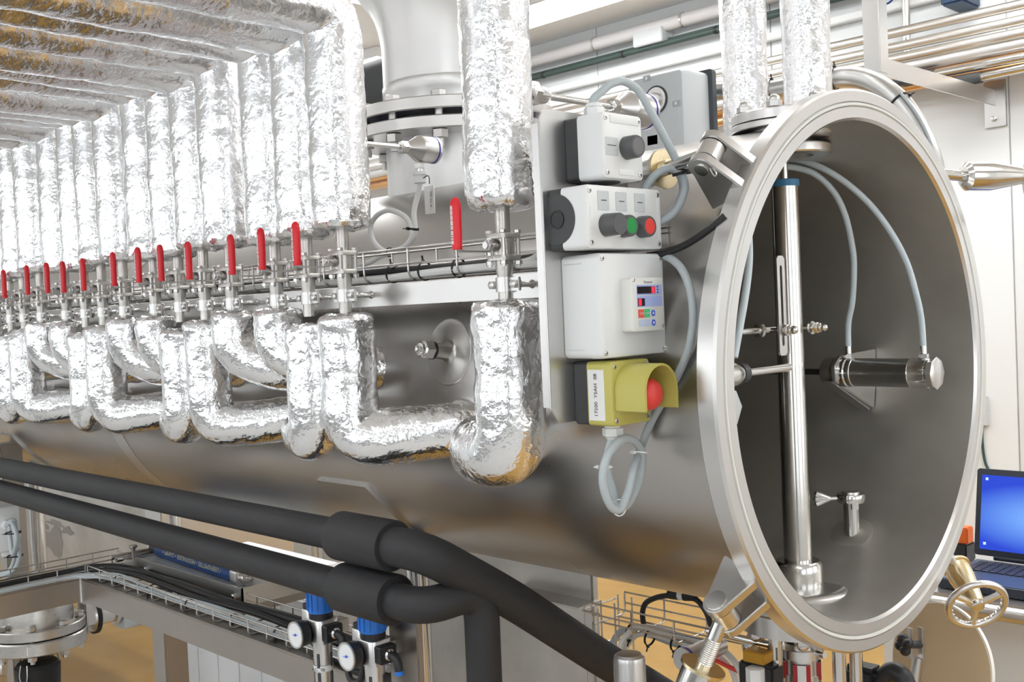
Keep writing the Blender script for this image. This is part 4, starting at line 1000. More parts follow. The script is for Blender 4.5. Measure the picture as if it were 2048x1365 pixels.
# ---- compressed air regulators
def regulator(label, x, y, zt, code):
    t = thing('air_regulator', label, 'regulator', (x,y,zt-.10), 'compressed air regulators')
    kb = MB().lathe((x,y,zt+.004), EZ, [(0,.0195),(.004,.0205),(.034,.0200),(.040,.017)], 32).build('blue_knob', BLUE, t)
    rb = MB()
    for i in range(14):
        a = 2*pi*i/14; rb.obox((x+.0205*cos(a),y+.0205*sin(a),zt+.021),(cos(a),sin(a),0),(-sin(a),cos(a),0),EZ,.003,.0035,.026)
    rb.build('knob_ribs', BLUE, kb)['kind'] = 'stuff'
    MB().lathe((x,y,zt-.006), EZ, [(0,.0185),(.010,.0185)], 32).build('black_collar', BLACK, t)
    MB().slab((x,y,zt-.042), EX, EY, EZ, .044, .040, .037, .010, .002).build('body', FLANGE, t)
    MB().slab((x-.024,y,zt-.030), EX, EY, EZ, .020, .030, .036, .004, .002).build('side_block', FLANGE, t)
    MB().slab((x-.024,y,zt+.006), EX, EY, EZ, .018, .026, .008, .004, .001).build('side_cap', BLACK, t)
    pb = MB().slab((x+.022,y,zt-.024), EY, EZ, EX, .030, .026, .013, .003, .001).build('port_block', BLACK, t)
    MB().lathe((x+.035,y,zt-.024), EX, [(0,.0075),(.003,.0085),(.006,.006)], 24).build('port_ring', POLISH, pb)
    gy = y-.020; gx = x-.012; gz = zt-.026
    g = MB().lathe((gx,gy,gz), -EY, [(0,.012),(.004,.0195),(.018,.0205),(.020,.0205)], 40).build('gauge_case', BLACK, t)
    MB().ring((gx,gy-.0195,gz), -EY, .0185, .0208, 0, .002, 40).build('gauge_rim', STEEL, g)
    MB().lathe((gx,gy-.0198,gz), -EY, [(0,.0188),(.0005,.0188)], 40).build('dial', DIAL, g)
    MB().beam((gx-.007,gy-.0208,gz-.001),(gx+.006,gy-.0208,gz+.001),.0022,.0005,-EY).ball((gx,gy-.0206,gz),.0022,12,6).build('needle', BLUEKEY, g)
    MB().lathe((x,y,zt-.118), EZ, [(0,.0085),(.005,.0125),(.009,.0138),(.070,.0150),(.078,.0150)], 32).build('bowl', FLANGE, t)
    for zz in (zt-.070,zt-.100):
        for a in (-2.6,-1.1,.4):
            MB().obox((x+.0146*cos(a),y+.0146*sin(a),zz),(cos(a),sin(a),0),(-sin(a),cos(a),0),EZ,.002,.0045,.022).build('sight_slot', DARK, t)
    lb = MB().lathe((x,y,zt-.087), EZ, [(0,.0152),(.009,.0154)], 32, cap=False).build('label_band', TAG, t)
    d_ = V((.45,-.9,0)).normalized(); text('lettering', code, .0078, V((x,y,zt-.0828))+d_*.0156, V((.9,.45,0)), EZ, INK, lb)
    MB().lathe((x,y,zt-.130), EZ, [(0,.003),(.003,.0065),(.009,.0065),(.012,.008)], 24).build('drain_valve', BLUE, t)
    MB().cyl((x,y,zt-.136),(x,y,zt-.129),.0028,n=12).build('drain_tip', BLACK, t)
    br_ = MB().box((x-.012,y+.018,zt-.035),(x+.012,FY+.001,zt-.015)).build('wall_bracket', STEEL, t)
    el = MB().tube(fil([(x+.039,y,zt-.024),(x+.055,y,zt-.026),(x+.058,y,zt-.045)], .01, 5), .0065, 16).build('elbow_fitting', BLACK, t)
    MB().cyl((x+.058,y,zt-.043),(x+.0585,y,zt-.049),.0068,n=16).build('blue_collet', BLUE, el)
    return t
r1 = at(642,1228,'y',-.372); r2 = at(746,1268,'y',-.372)
regulator('left of the two silver air regulators, tagged AC 08', r1.x, -.372, r1.z, 'AC  08')
regulator('right-hand silver air regulator beside the flat post, tagged AC 06', r2.x, -.372, r2.z, 'AC  06')
cable('black_air_hose', 'black air hose curving from one regulator to the next', [V((r1.x+.0585,-.372,r1.z-.046)), V((r1.x+.065,-.374,r1.z-.065)), V((r1.x+.08,-.378,r1.z-.085)), V((r1.x+.10,-.374,r1.z-.08)), V((r2.x-.03,-.366,r2.z-.03))], .0050, CABLEK, 8, None, 12, 'hose')
cable('black_air_hose', 'black air hose sagging behind the regulator marked 08', [V((r1.x-.034,-.366,r1.z-.02)), V((r1.x-.052,-.362,r1.z-.045)), V((r1.x-.03,-.352,r1.z-.075)), V((r1.x+.02,-.350,r1.z-.085)), V((r1.x+.09,-.352,r1.z-.082))], .0050, CABLEK, 8, None, 12, 'hose')

# ---- mottled steel sheets behind
sm = thing('steel_cabinet', 'mottled steel cabinet side behind the black vertical pipe', 'cabinet', (-1.1,.3,0))
MB().box((-1.25,.15,.02),(-.640,.17,1.060)).build('body', SHEET, sm, bevel=.004)
MB().prism([(-.84,.10),(-.63,.10),(-.63,.16),(-.82,.16)], (0,0,.955), EX, EY, EZ, .004).build('folded_tab', SHEET, sm)
sl2 = thing('steel_cabinet', 'stained steel cabinet at far left behind the black pipes', 'cabinet', (-3.6,.55,0))
MB().box((-5.2,.35,.50),(-2.86,.85,1.02)).build('body', SHEET, sl2, bevel=.004)
MB().box((-2.86,.345,.48),(-2.74,.86,1.03)).build('corner_post', STEEL, sl2, bevel=.004)
for x_ in (-5.1,-2.82): MB().box((x_,.50,0),(x_+.05,.55,.50)).build('leg', STEEL, sl2)
mbs = MB()
STAIN = mat('dull_stain', (.36,.345,.32), 1, .5)
for (px, py, rx, rz) in ((105,1082,.075,.040),(110,1047,.05,.009),(38,1040,.04,.010),(85,1050,.04,.012),(135,1063,.035,.012)):
    c_ = at(px,py,'y',.3494); vs = []; n = 22
    for i in range(n):
        a = 2*pi*i/n; k = 1+.25*sin(3*a+px)+.15*sin(5*a+py); vs.append((c_.x+rx*1.6*k*cos(a)+.3*rz*sin(a), .3494, c_.z+rz*1.3*k*sin(a)))
    MB().add(vs, [tuple(range(n))]).build('stain', STAIN, sl2)
wm = struct(MB().box((-6.9,1.5,0),(-2.75,1.56,1.9)).build('wall_middle', WALLM))
x = -6.88
while x < -2.8:
    MB().slab((x+.28,1.5,.95), EX, EZ, -EY, .555, 1.9, .01, .002, .002).build('panel', WALLM, wm); x += .565
for px in (395,505,562,628):
    q = at(px,1060,'y',1.44); o = MB().cyl((q.x,1.44,.0),(q.x,1.44,1.4),.016 if px != 562 else .010,n=20).build('upright_pipe', PIPEM)
    tag(o, {395:'upright pipe just left of the grey bent hose against white panels',505:'upright pipe just right of the grey bent hose against white panels',562:'thin upright pipe against white panels below the tank',628:'rightmost upright pipe against white panels below the tank'}[px], 'pipe', 'upright pipes before the white partition')
cable('grey_bent_hose', 'short grey bent hose end in front of the white partition', [at(392,1085,'y',1.3), at(394,1062,'y',1.3), at(400,1046,'y',1.3), at(410,1050,'y',1.3), at(418,1066,'y',1.3), at(428,1082,'y',1.3), at(440,1130,'y',1.3), V((at(445,1150,'y',1.3).x,1.3,0.0))], .017, mat('grey_rubber', (.13,.135,.13), 0, .5), 8, None, 14, 'hose')

# ---- junction box with looped cables at far left
jb = thing('junction_box', 'white junction box with looped grey cables at the left edge', 'junction box', (-2.24,-.36,.94))
MB().slab((-2.225,-.312,1.000), EX, EZ, -EY, .12, .115, .055, .006, .003).build('box', WHITE, jb)
MB().lathe((-2.185,-.34,.9425), -EZ, [(0,.014),(.012,.014),(.016,.009)], 20).build('cable_gland', WHITE, jb)
MB().lathe((-2.168,-.345,1.012), EX, [(0,.013),(.010,.013),(.014,.009)], 20).build('cable_gland', WHITE, jb)
J = lambda x, y, Y=-.345: at(x, y, 'y', Y)
for i in range(2):
    d = i*4
    cable('grey_cable', ['inner grey cable looped beside the junction box','outer grey cable looped beside the junction box'][i], [V((-2.156,-.345,1.012)), J(24+d,1042), J(28+d,1062), J(32+d*1.5,1090,-.35), J(30+d*2,1115,-.355), J(22+d*2,1138,-.36), J(5,1148+d,-.37), J(-40,1152+d,-.38)], .0055, CABLE, 8, None, 12)
cable('grey_cable', 'third grey cable hanging close to the junction box', [J(20,1048,-.34), J(20,1075,-.35), J(26,1110,-.36), J(34,1080,-.365), J(30,1058,-.36), J(24,1046,-.35)], .0055, CABLE, 8, None, 12)
tie(J(27,1066,-.352), EZ, .017, RUBBER, 'upper black cable tie on the cables beside the junction box', .0016)
tie(J(31,1112,-.358), EZ, .017, RUBBER, 'lower black cable tie on the cables beside the junction box', .0016)

# ---- flanged outlet valve at bottom left
DX, DY = -2.05, -.325; DZ = .76
fd = thing('flanged_outlet', 'heavy round flanged outlet below the frame at lower left', 'valve', (DX,DY,DZ))
MB().lathe((DX,DY,DZ+.02), EZ, [(0,.085),(.07,.085),(.085,.075),(.11,.075)], 56).build('neck', CAST, fd)
MB().ring((DX,DY,DZ), EZ, .02, .112, 0, .024, 64, .002).build('upper_flange', CAST, fd)
MB().ring((DX,DY,DZ-.036), EZ, .02, .116, 0, .034, 64, .003).build('lower_flange', CAST, fd)
MB().lathe((DX,DY,DZ-.05), EZ, [(0,.07),(.014,.085)], 48).build('underside', CAST, fd)
for i in range(8):
    a = 2*pi*i/8+.3; p = V((DX+.098*cos(a),DY+.098*sin(a),DZ))
    bo = MB().cyl(p-EZ*.055, p+EZ*.034, .006, n=10).build('bolt', STEEL, fd)
    MB().hexa(p+EZ*.024, p+EZ*.036, .0115).build('bolt_head', STEEL, bo); MB().hexa(p-EZ*.048, p-EZ*.036, .0115).build('nut', STEEL, bo)
MB().box((DX+.095,DY-.062,DZ-.028),(DX+.104,DY-.032,DZ-.008)).build('label_plate', TAG, fd)
# drive line to the right: coupling and actuator
ac = thing('outlet_actuator', 'grey actuator and coupling beside the flanged outlet', 'actuator', (DX,DY+.15,DZ))
a_ = EY
MB().box((DX-.03,DY+.112,DZ-.012),(DX+.03,DY+.135,DZ+.045)).build('yoke', FLANGE, ac, bevel=.003)
MB().lathe((DX,DY+.13,DZ+.005), a_, [(0,.040),(.010,.044),(.020,.040),(.020,.028),(.060,.028),(.060,.036),(.070,.036)], 40).build('coupling', FLANGE, ac)
MB().lathe((DX,DY+.135,DZ+.005), a_, [(0,.047),(.010,.047)], 40).build('black_disc', RUBBER, ac)
MB().slab((DX,DY+.205,DZ+.0), EX, EZ, EY, .075, .085, .09, .010, .003).build('housing', GREYP, ac)
MB().cyl((DX,DY+.295,DZ),(DX,DY+.42,DZ),.04,n=32).build('motor_body', DARK, ac)
# black pot strapped below
pt_ = thing('black_pot', 'black rubber pot with wire clips under the flanged outlet', 'pot', (DX+.03,DY,DZ-.15))
px0 = at(75,1330,'x',DX+.05); cx0, cy0 = DX+.05, px0.y
MB().lathe((cx0,cy0,DZ-.150), EZ, [(0,.044),(.006,.049),(.075,.052),(.080,.052),(.083,.049),(.088,.045),(.092,.02)], 48).build('pot_body', RUBBER, pt_)
for a in (-.35,2.5,4.0):
    d_ = V((cos(a-.6),sin(a-.6),0)); s_ = EZ.cross(d_); cc_ = V((cx0,cy0,0))
    cl = MB()
    for k in (-1,1): cl.tube(crom([cc_+d_*.050+s_*.009*k+EZ*(DZ-.145), cc_+d_*.056+s_*.010*k+EZ*(DZ-.12), cc_+d_*.055+s_*.007*k+EZ*(DZ-.10), cc_+d_*.056+s_*.010*k+EZ*(DZ-.08), cc_+d_*.052+s_*.008*k+EZ*(DZ-.055)], 4), .0016, 8)
    for h in (.103,.115): cl.tube([cc_+d_*.0555+s_*.009+EZ*(DZ-h), cc_+d_*.0555-s_*.009+EZ*(DZ-h)], .0016, 8)
    cl.build('wire_clip', WIRE, pt_)
o = MB().tube(fil([(DX-.2,DY-.35,DZ-.06),(DX-.03,DY-.12,DZ-.07),(DX-.0,DY-.08,DZ-.07)], .03, 5), .022, 24).build('side_pipe', PIPEM); tag(o, 'steel side pipe entering left of the black pot', 'pipe')
o = MB().lathe((DX+.16,DY+.10,DZ-.25), (1,.3,0), [(0,.05),(.01,.056),(.16,.056),(.17,.05)], 40).build('motor', DARK); tag(o, 'dark grey round motor partly below the black pot', 'motor')
MB().cyl((DX+.25,DY+.13,0),(DX+.25,DY+.13,DZ-.30),.02,n=20).build('support_pipe', PIPEM)['label'] = 'short pipe supporting the dark motor'
bpy.data.objects['support_pipe']['category'] = 'pipe'

# ================================================================ foil risers, top nozzle and hose behind the flange
fx1 = at(1488,100,'y',.12); fx2 = at(1612,100,'y',.12)
for q, lb, zb, sd in ((fx1,'foil-wrapped riser left of the pair above the open flange',1.708,71),(fx2,'foil-wrapped riser right of the pair above the open flange',1.712,72)):
    o = foil_tube([(q.x,.12,zb),(q.x,.12,2.2),(q.x,.12,CEIL_Z-.005)], .0345, True, False, n=44, ds=.006, seed=sd, amp=.7).build('foil_riser', FOIL); tag(o, lb, 'insulated pipe', 'foil risers above the flange')
TX, TYY = -.115, .005
MB().lathe((TX,TYY,1.716), EZ, [(0,.055),(.012,.055)], 56).build('front_nozzle', FLANGE, tank)
nzf = thing('nozzle_cover', 'round bolted nozzle cover on the tank just behind the flange', 'flange', (TX,TYY,1.727))
MB().ring((TX,TYY,1.724), EZ, .02, .079, 0, .009, 64, .0012).build('lower_ring', FLANGE, nzf)
MB().lathe((TX,TYY,1.7345), EZ, [(0,.0775),(.012,.0775),(.014,.075)], 64).build('cover_plate', FLANGE, nzf)
for i in range(8):
    a = 2*pi*i/8+.25; p = V((TX+.066*cos(a),TYY+.066*sin(a),1.7485))
    nt_ = MB().hexa(p, p+EZ*.009, .0105).build('nut', STEEL, nzf); MB().ball(p+EZ*.010,.008,sq=.9).build('dome', STEEL, nt_)
K = lambda x, y, Y=.30: at(x, y, 'y', Y)
HOSEG = mat('grey_steel_hose', (.60,.60,.59), 1, .33, rvar=.04)
o = MB().tube(crom([K(1440,182,.34), K(1540,180,.33), K(1610,166,.32), K(1670,156), K(1715,156), K(1760,173), K(1800,205), K(1830,248), K(1853,295), K(1868,345,.31), K(1876,420,.33), K(1876,520,.36)], 10), .0165, 24).build('grey_bent_pipe', HOSEG); tag(o, 'smooth grey bent pipe arching over behind the flange', 'pipe')
tie(K(1672,157), K(1700,154)-K(1650,158), .0168, RUBBER, 'black tie on the bent pipe next to the right foil riser', .0016, tail=(0,-.2,1))
tie(K(1798,203), K(1815,224)-K(1780,187), .0168, RUBBER, 'black tie on the bent pipe over the flange top', .0016, tail=(.8,0,.3))
tie(K(1546,180,.33), EX, .0168, RUBBER, 'black tie on the bent pipe between the two foil risers', .0016, tail=(0,-.2,1))
cable('thin_grey_cable', 'thin grey cable strapped along the bent pipe', [K(1800,185,.285), K(1830,222,.285), K(1852,262,.285), K(1868,305,.285), K(1874,340,.29), K(1872,420,.32)], .0022, CABLE, 8)

# ---- actuator box behind the tank top
ab = thing('valve_actuator', 'light grey plastic valve actuator with black base plate', 'actuator', (-.5,.26,1.77))
A0 = at(1365,290,'y',.20); A1 = at(1365,135,'y',.20); A2 = at(1255,150,'y',.20)
wx_ = A0.x-A2.x; hz_ = A1.z-A0.z+.012; ccx = (A0.x+A2.x)/2; ccz = (A0.z+A1.z)/2-.004
MB().slab((ccx,.275,ccz), EX, EZ, -EY, wx_+.01, hz_, .075, .010, .012).build('housing', GREYP, ab)
MB().slab((ccx+.006,.287,ccz), EX, EZ, -EY, wx_+.016, hz_+.010, .012, .006, .001).build('base_plate', mat('slate_plastic', (.06,.07,.08), 0, .45), ab)
rc = at(1312,200,'y',.199)
MB().ring((rc.x,.200,rc.z), -EY, .0215, .0245, 0, .002, 40).build('recess_ring', DARK, ab)
MB().lathe((rc.x,.200,rc.z), -EY, [(0,.0215),(.003,.0215),(.003,.012),(.009,.012),(.010,.010)], 40).build('indicator', STEEL, ab)
for sx, sz in ((1293,157),(1352,207)):
    p = at(sx,sz,'y',.199); MB().slab((p.x,.2005,p.z), EX, EZ, -EY, .016, .010, .001, .002).build('screw_recess', mat('mid_grey_plastic_%d' % sx, (.45,.47,.48), 0, .45), ab); MB().lathe((p.x,.1995,p.z), -EY, [(0,.003),(.001,.003)], 12).build('screw', STEEL, ab)
p = at(1306,285,'y',.20); MB().box((p.x-.014,.20,p.z-.006),(p.x+.012,.235,p.z+.014)).build('plug_block', GREYP, ab, bevel=.002)
MB().box((ccx-.03,.285,1.55),(ccx+.03,.30,ccz)).build('mounting_bracket', STEEL, ab)
o = MB().tube([(-2.2,.25,2.02),(-.95,.25,2.02)], .07, 32).build('dark_pipe', mat('dark_paint', (.10,.105,.11), 0, .5)); tag(o, 'dark grey pipe glimpsed left of the exhaust duct', 'pipe')

# ================================================================ services on the back wall
YW = 3.3
PZ = [at(1900,y,'y',YW).z for y in (41,71,95)]
nm_ = ['topmost','middle','lowest']
for k, z in enumerate(PZ):
    o = MB().tube([(-6.6,YW,z),(3.3,YW,z)], .0215, 20).build('wall_pipe', PIPEM); tag(o, nm_[k]+' of three slim steel pipes along the back wall', 'pipe', 'slim steel pipes on the back wall')
o = MB().tube([(-6.6,YW+.03,at(1900,116,'y',YW+.03).z),(3.3,YW+.03,at(1900,116,'y',YW+.03).z)], .033, 20).build('wall_pipe', DUCT); tag(o, 'thicker pale pipe below the three slim pipes on the back wall', 'pipe')
for k, (y, r_) in enumerate(((134,.026),(158,.022))):
    z = at(1900,y,'y',YW+.06).z
    o = MB().tube([(-6.6,YW+.06,z),(3.3,YW+.06,z)], r_, 20).build('copper_pipe', COPPER); tag(o, ['upper','lower'][k]+' copper-coloured pipe along the back wall', 'pipe', 'copper pipes on the back wall')
z = at(1900,143,'y',YW).z
o = MB().tube([(-1.35,YW,z),(3.3,YW,z+.01)], .019, 20).build('silver_hose', POLISH); tag(o, 'silver hose in front of the copper pipes on the back wall', 'hose')
MB().tube([(-1.52,YW,z),(-1.34,YW,z)], .024, 20).build('hose_ferrule', DARK, o)
z = at(1900,166,'y',YW).z
o = MB().tube([(-1.15,YW,z),(.2,YW,z+.04),(3.3,YW,z+.06)], .019, 20).build('silver_hose', POLISH); tag(o, 'lower silver hose with a hose clip on the back wall', 'hose')
MB().tube([(-1.32,YW,z),(-1.14,YW,z)], .024, 20).build('hose_ferrule', DARK, o)
MB().ring((-.86,YW,z+.008), EX, .0195, .024, 0, .02, 24).build('hose_clip', WIRE, o)
# bracket
BX = -1.155
bt = thing('ceiling_bracket', 'square steel post from the ceiling with an arm to the wall', 'bracket', (BX,2.385,2.3))
MB().box((BX-.032,2.352,2.29),(BX+.032,2.418,CEIL_Z)).build('post', STEEL, bt, bevel=.003)
MB().box((BX-.004,2.40,2.292),(BX+.004,3.49,2.352)).build('arm_web', STEEL, bt)
MB().box((BX-.045,2.40,2.352),(BX+.004,3.49,2.358)).build('arm_flange', STEEL, bt)
wp = MB().box((BX-.045,3.470,2.20),(BX+.045,3.488,2.40)).build('wall_plate', STEEL, bt, bevel=.002)
MB().hexa((BX-.005,3.472,2.235),(BX-.005,3.460,2.235),.012).build('bolt', STEEL, wp)
for k, (px, z) in enumerate(((1786,PZ[0]),(1832,PZ[1]),(1875,PZ[2]))):
    x_ = at(px, 60, 'y', YW).x; x_ = BX+(-.02,.0,.02)[k]*0 + (x_-BX)*.0 + at(px, (72,88,105)[k], 'y', YW).x-BX + BX
    h = thing('pipe_hanger', 'threaded hanger with clip on the %s of the slim wall pipes' % nm_[k], 'pipe clip', (x_,YW,z), 'pipe hangers')
    MB().ring((x_-.012,YW,z), EX, .0216, .026, 0, .024, 24).build('clip', STEEL, h)
    MB().hexa((x_,YW,z-.026),(x_,YW,z-.04),.011).build('nut', STEEL, h)
    MB().cyl((x_,YW,z-.026),(x_,YW,z-.17),.006,n=12).build('threaded_rod', WIRE, h)
# cable runs under the ceiling
z1 = at(1250,108,'y',3.42).z; z2 = at(1250,72,'y',3.42).z
o = MB().tube([(-6.8,3.42,z1),(3.3,3.42,z1)], .016, 16).tube([(-6.8,3.44,z1+.022),(3.3,3.44,z1+.022)], .010, 12).build('dark_cable_run', mat('dark_green_cable', (.05,.08,.07), 0, .5)); tag(o, 'dark cable run along the back wall below the white conduit', 'cable')
o = MB().tube([(-6.8,3.42,z2),(3.3,3.42,z2)], .036, 24).build('white_conduit', mat('conduit_grey', (.70,.69,.70), 0, .4)); tag(o, 'white conduit along the back wall just under the ceiling', 'conduit')
for k in range(9):
    x_ = -4.6+.62*k
    cl = MB().ring((x_,3.42,z2), EX, .0365, .041, 0, .012, 24).build('conduit_clip', STEEL, o)
    b_ = MB().ring((x_+.2,3.42,z1), EX, .0165, .0195, 0, .016, 16).build('cable_strap', BLACK, bpy.data.objects['dark_cable_run']) if True else None
o = MB().box((-6.8,3.44,z1-.11),(3.3,3.4875,z1-.075)).build('trunking', WHITE, bevel=.004); tag(o, 'flat white cable trunking below the dark cable run', 'trunking')
o = MB().box((-3.05,3.38,z1+.01),(-2.85,3.486,z1+.09)).build('conduit_bracket', GREYP, bevel=.004); tag(o, 'small grey bracket block on the back wall conduit', 'bracket')
q = at(1813,40,'y',3.42); o = MB().cyl((q.x,3.42,2.40),(q.x,3.42,CEIL_Z),.017,n=20).build('vertical_pipe', PIPEM); tag(o, 'vertical steel pipe crossing behind the slim wall pipes', 'pipe')
q = at(1903,2,'y',3.3); o = MB().box((q.x-.05,3.3,q.z-.012),(q.x+.05,3.486,q.z+.06)).build('wall_device', mat('dark_blue_plastic', (.03,.06,.12), 0, .4), bevel=.01); tag(o, 'small dark blue device high on the back wall', 'device')
cable('blue_cable', 'thin blue cable beside the square ceiling post', [at(1772,8,'y',2.6), at(1780,4,'y',2.6), at(1788,-8,'y',2.6), at(1792,-40,'y',2.6), V((at(1792,-40,'y',2.6).x,2.6,CEIL_Z))], .004, BLUEP, 6)
cable('dark_cable', 'thin dark cable hanging down the wall above the laptop', [at(1966,780,'y',3.48), at(1964,850,'y',3.48), at(1965,890,'y',3.48), at(1972,930,'y',3.48), at(1990,957,'y',3.48), at(2010,975,'y',3.48), at(2060,985,'y',3.48)], .006, mat('teal_cable', (.03,.08,.08), 0, .4), 8)
q = at(1974,820,'y',3.48); o = MB().box((q.x-.02,3.462,q.z-.07),(q.x+.008,3.487,q.z+.06)).build('wall_socket', GREYP, bevel=.003); tag(o, 'grey wall socket half hidden by the flange edge', 'socket')

# ================================================================ bench and laptop
bn = thing('work_bench', 'steel-edged work bench behind the open flange', 'table', (.4,1.5,0))
MB().box((-.62,1.18,.745),(1.9,1.95,.778)).build('top', STEEL, bn, bevel=.004)
MB().cyl((-.60,1.185,.752),(1.9,1.185,.752),.020,n=24).build('front_rail', STEEL, bn)
for x_ in (-.455,.6,1.8): MB().box((x_-.02,1.20,0),(x_+.02,1.24,.745)).build('leg', STEEL, bn, bevel=.002)
for k in range(5): MB().slab((-.43+.47*k,1.33,.36), EX, EZ, -EY, .466, .72, .018, .003, .002).build('panel', BENCHM, bn)
lp = thing('laptop', 'black laptop with bright blue screen standing on the bench', 'laptop', (-.26,1.35,.778))
LX0, LX1 = -.478, -.115
MB().slab(((LX0+LX1)/2,1.345,.780), EX, EY, EZ, LX1-LX0, .24, .022, .008, .003).build('base', LAPT, lp)
dk = MB().slab(((LX0+LX1)/2,1.345,.802), EX, EY, EZ, LX1-LX0-.01, .228, .001, .006).build('deck', mat('laptop_deck', (.05,.07,.13), 0, .35), lp)
ks = MB()
for r_ in range(6):
    for c_ in range(16):
        ks.box((LX0+.025+c_*.0197,1.335+r_*.0172,.803),(LX0+.025+c_*.0197+.0165,1.335+r_*.0172+.0145,.8062))
ks.build('keys', KEYB, dk)['kind'] = 'stuff'
tl = V((0,.18,1)).normalized(); ln_ = V((0,-1,.18)).normalized()
lc = V(((LX0+LX1)/2,1.462,.812))+tl*.113
MB().slab(lc, EX, tl, ln_, LX1-LX0, .222, .010, .008, .002).build('lid', LAPT, lp)
scm = bpy.data.materials.new('laptop_screen'); scm.use_nodes = True; nt = scm.node_tree; b = nt.nodes['Principled BSDF']
tc = nt.nodes.new('ShaderNodeTexCoord'); mp = nt.nodes.new('ShaderNodeMapping'); mp.inputs['Location'].default_value = (-.12/.33-.0,0,-.16); mp.inputs['Location'].default_value = (0,0,0)
nt.links.new(tc.outputs['Generated'], mp.inputs[0])
gr = nt.nodes.new('ShaderNodeTexGradient'); gr.gradient_type = 'SPHERICAL'; mp.inputs['Location'].default_value = (-.72,-.5,-.85); mp.inputs['Scale'].default_value = (1.4,1,1.9)
nt.links.new(mp.outputs[0], gr.inputs[0]); rp = nt.nodes.new('ShaderNodeValToRGB'); nt.links.new(gr.outputs['Fac'], rp.inputs[0])
rp.color_ramp.elements[0].color = (.012,.055,.62,1); rp.color_ramp.elements[1].color = (.22,.50,1,1); rp.color_ramp.elements[1].position = .95
nt.links.new(rp.outputs[0], b.inputs['Emission Color']); b.inputs['Emission Strength'].default_value = .95; b.inputs['Base Color'].default_value = (.01,.02,.1,1); b.inputs['Roughness'].default_value = .25
sc_ = MB().slab(lc+ln_*.010, EX, tl, ln_, LX1-LX0-.028, .190, .0006, .001).build('screen', scm, lp)
for dx, dz in ((-.155,.085),(-.155,-.080)):
    MB().slab(lc+ln_*.0107+EX*dx+tl*dz, EX, tl, ln_, .007, .007, .0003, .001).build('desktop_icon', mat('icon_%d' % int(dz*1000), (.5,.6,.8), 0, .4, emit=(.5,.7,1), es=.6), sc_)
MB().cyl((LX0+.05,1.458,.812),(LX1-.05,1.458,.812),.007,n=16).build('hinge', LAPT, lp)
q = at(1929,1070,'y',1.52); ob = thing('orange_module', 'small orange module on a black stand left of the laptop', 'module', (q.x,1.52,.778))
MB().box((q.x-.025,1.50,q.z-.022),(q.x+.016,1.54,q.z+.022)).build('module', ORANGE, ob, bevel=.003)
MB().box((q.x-.03,1.49,.778),(q.x+.016,1.55,q.z-.0215)).build('stand', BLACK, ob, bevel=.003)

# ================================================================ below the tank on the right
# drive under the tank floor
DX2, DY2 = -.15, .045
dr = thing('agitator_drive', 'vertical drive stack with red-marked coupling under the tank', 'drive', (DX2,DY2,.55))
MB().lathe((DX2,DY2,1.030), EZ, [(0,.088),(.028,.088),(.030,.085),(.046,.085)], 64).build('mounting_flange', FLANGE, dr)
for i in range(6):
    a = 2*pi*i/6-2.05; p = V((DX2+.072*cos(a),DY2+.072*sin(a),1.030)); MB().hexa(p-EZ*.008, p, .0115).ball(p-EZ*.009,.0085,sq=.9).build('dome_nut', STEEL, dr)
for px in (1552,1678,1712):
    p = at(px,1320,'y',{1552:-.012,1678:.05,1712:.10}[px]); rr = MB().cyl((p.x,p.y,.50),(p.x,p.y,1.031),.0095,n=20).build('guide_rod', POLISH, dr)
MB().lathe((DX2,DY2,.93), EZ, [(0,.024),(.075,.024),(.075,.021),(.10,.021)], 40).build('upper_hub', FLANGE, dr)
MB().lathe((DX2,DY2,.985), EZ, [(0,.031),(.013,.031),(.0135,.028)], 48).build('clamp_collar', FLANGE, dr)
MB().cyl((DX2+.026,DY2-.008,.995),(DX2+.045,DY2-.014,.997),.0045,n=14).build('clamp_screw', POLISH, dr)
MB().lathe((DX2,DY2,1.000), EZ, [(0,.0225),(.016,.0225)], 40).build('black_ring', BLACK, dr)
for i in range(4):
    a = -1.05+pi/2*i; d_ = V((cos(a),sin(a),0)); s_ = EZ.cross(d_)
    jaw = MB().obox(V((DX2,DY2,.966))+d_*.0235, s_, EZ, d_, .024, .024, .006).build('coupling_jaw', DRED, dr)
    MB().obox(V((DX2,DY2,.966))+d_*.0245, s_, EZ, d_, .012, .024, .006).build('jaw_face', FLANGE, jaw)
MB().lathe((DX2,DY2,.55), EZ, [(0,.045),(.30,.045),(.33,.026),(.41,.026)], 48).build('motor_body', FLANGE, dr)
text('lettering', '1728 M', .008, V((DX2,DY2,1.006))+V((.55,-.83,0))*.0227, V((.83,.55,0)), EZ, INK, dr)
# mesh tray below the tank
tb = tray('cable_tray', 'short wire mesh tray below the tank near the flange', 'cable tray', (-.500,-.01,.978), (-.255,-.01,.978), .085, .036, .083, r=.0016, widthdir=EY)
tv = thing('cable_tray', 'upright wire mesh tray dropping to the floor below the tank', 'cable tray', (-.5,0,.5))
for y_ in (-.012,.03,.075):
    for x_ in (-.515,-.485): MB().tube([(x_,y_,1.008),(x_,y_,.45)], .0016, 8).build('long_wire', WIRE, tv)
for k in range(8): MB().tube(fil([(-.52,.078,1.0-.068*k),(-.52,-.014,1.0-.068*k),(-.48,-.014,1.0-.068*k)], .008, 3), .0016, 8).build('rung', WIRE, tv)
U = lambda x, y, Y=.02: at(x, y, 'y', Y)
cable('braided_cable', 'upper white braided cable bending down into the mesh tray', [U(1228,1370), U(1232,1330), U(1245,1285), U(1268,1258), U(1310,1258), U(1370,1275), U(1430,1292), U(1470,1325), U(1490,1370)], .0050, BRAID, 8)
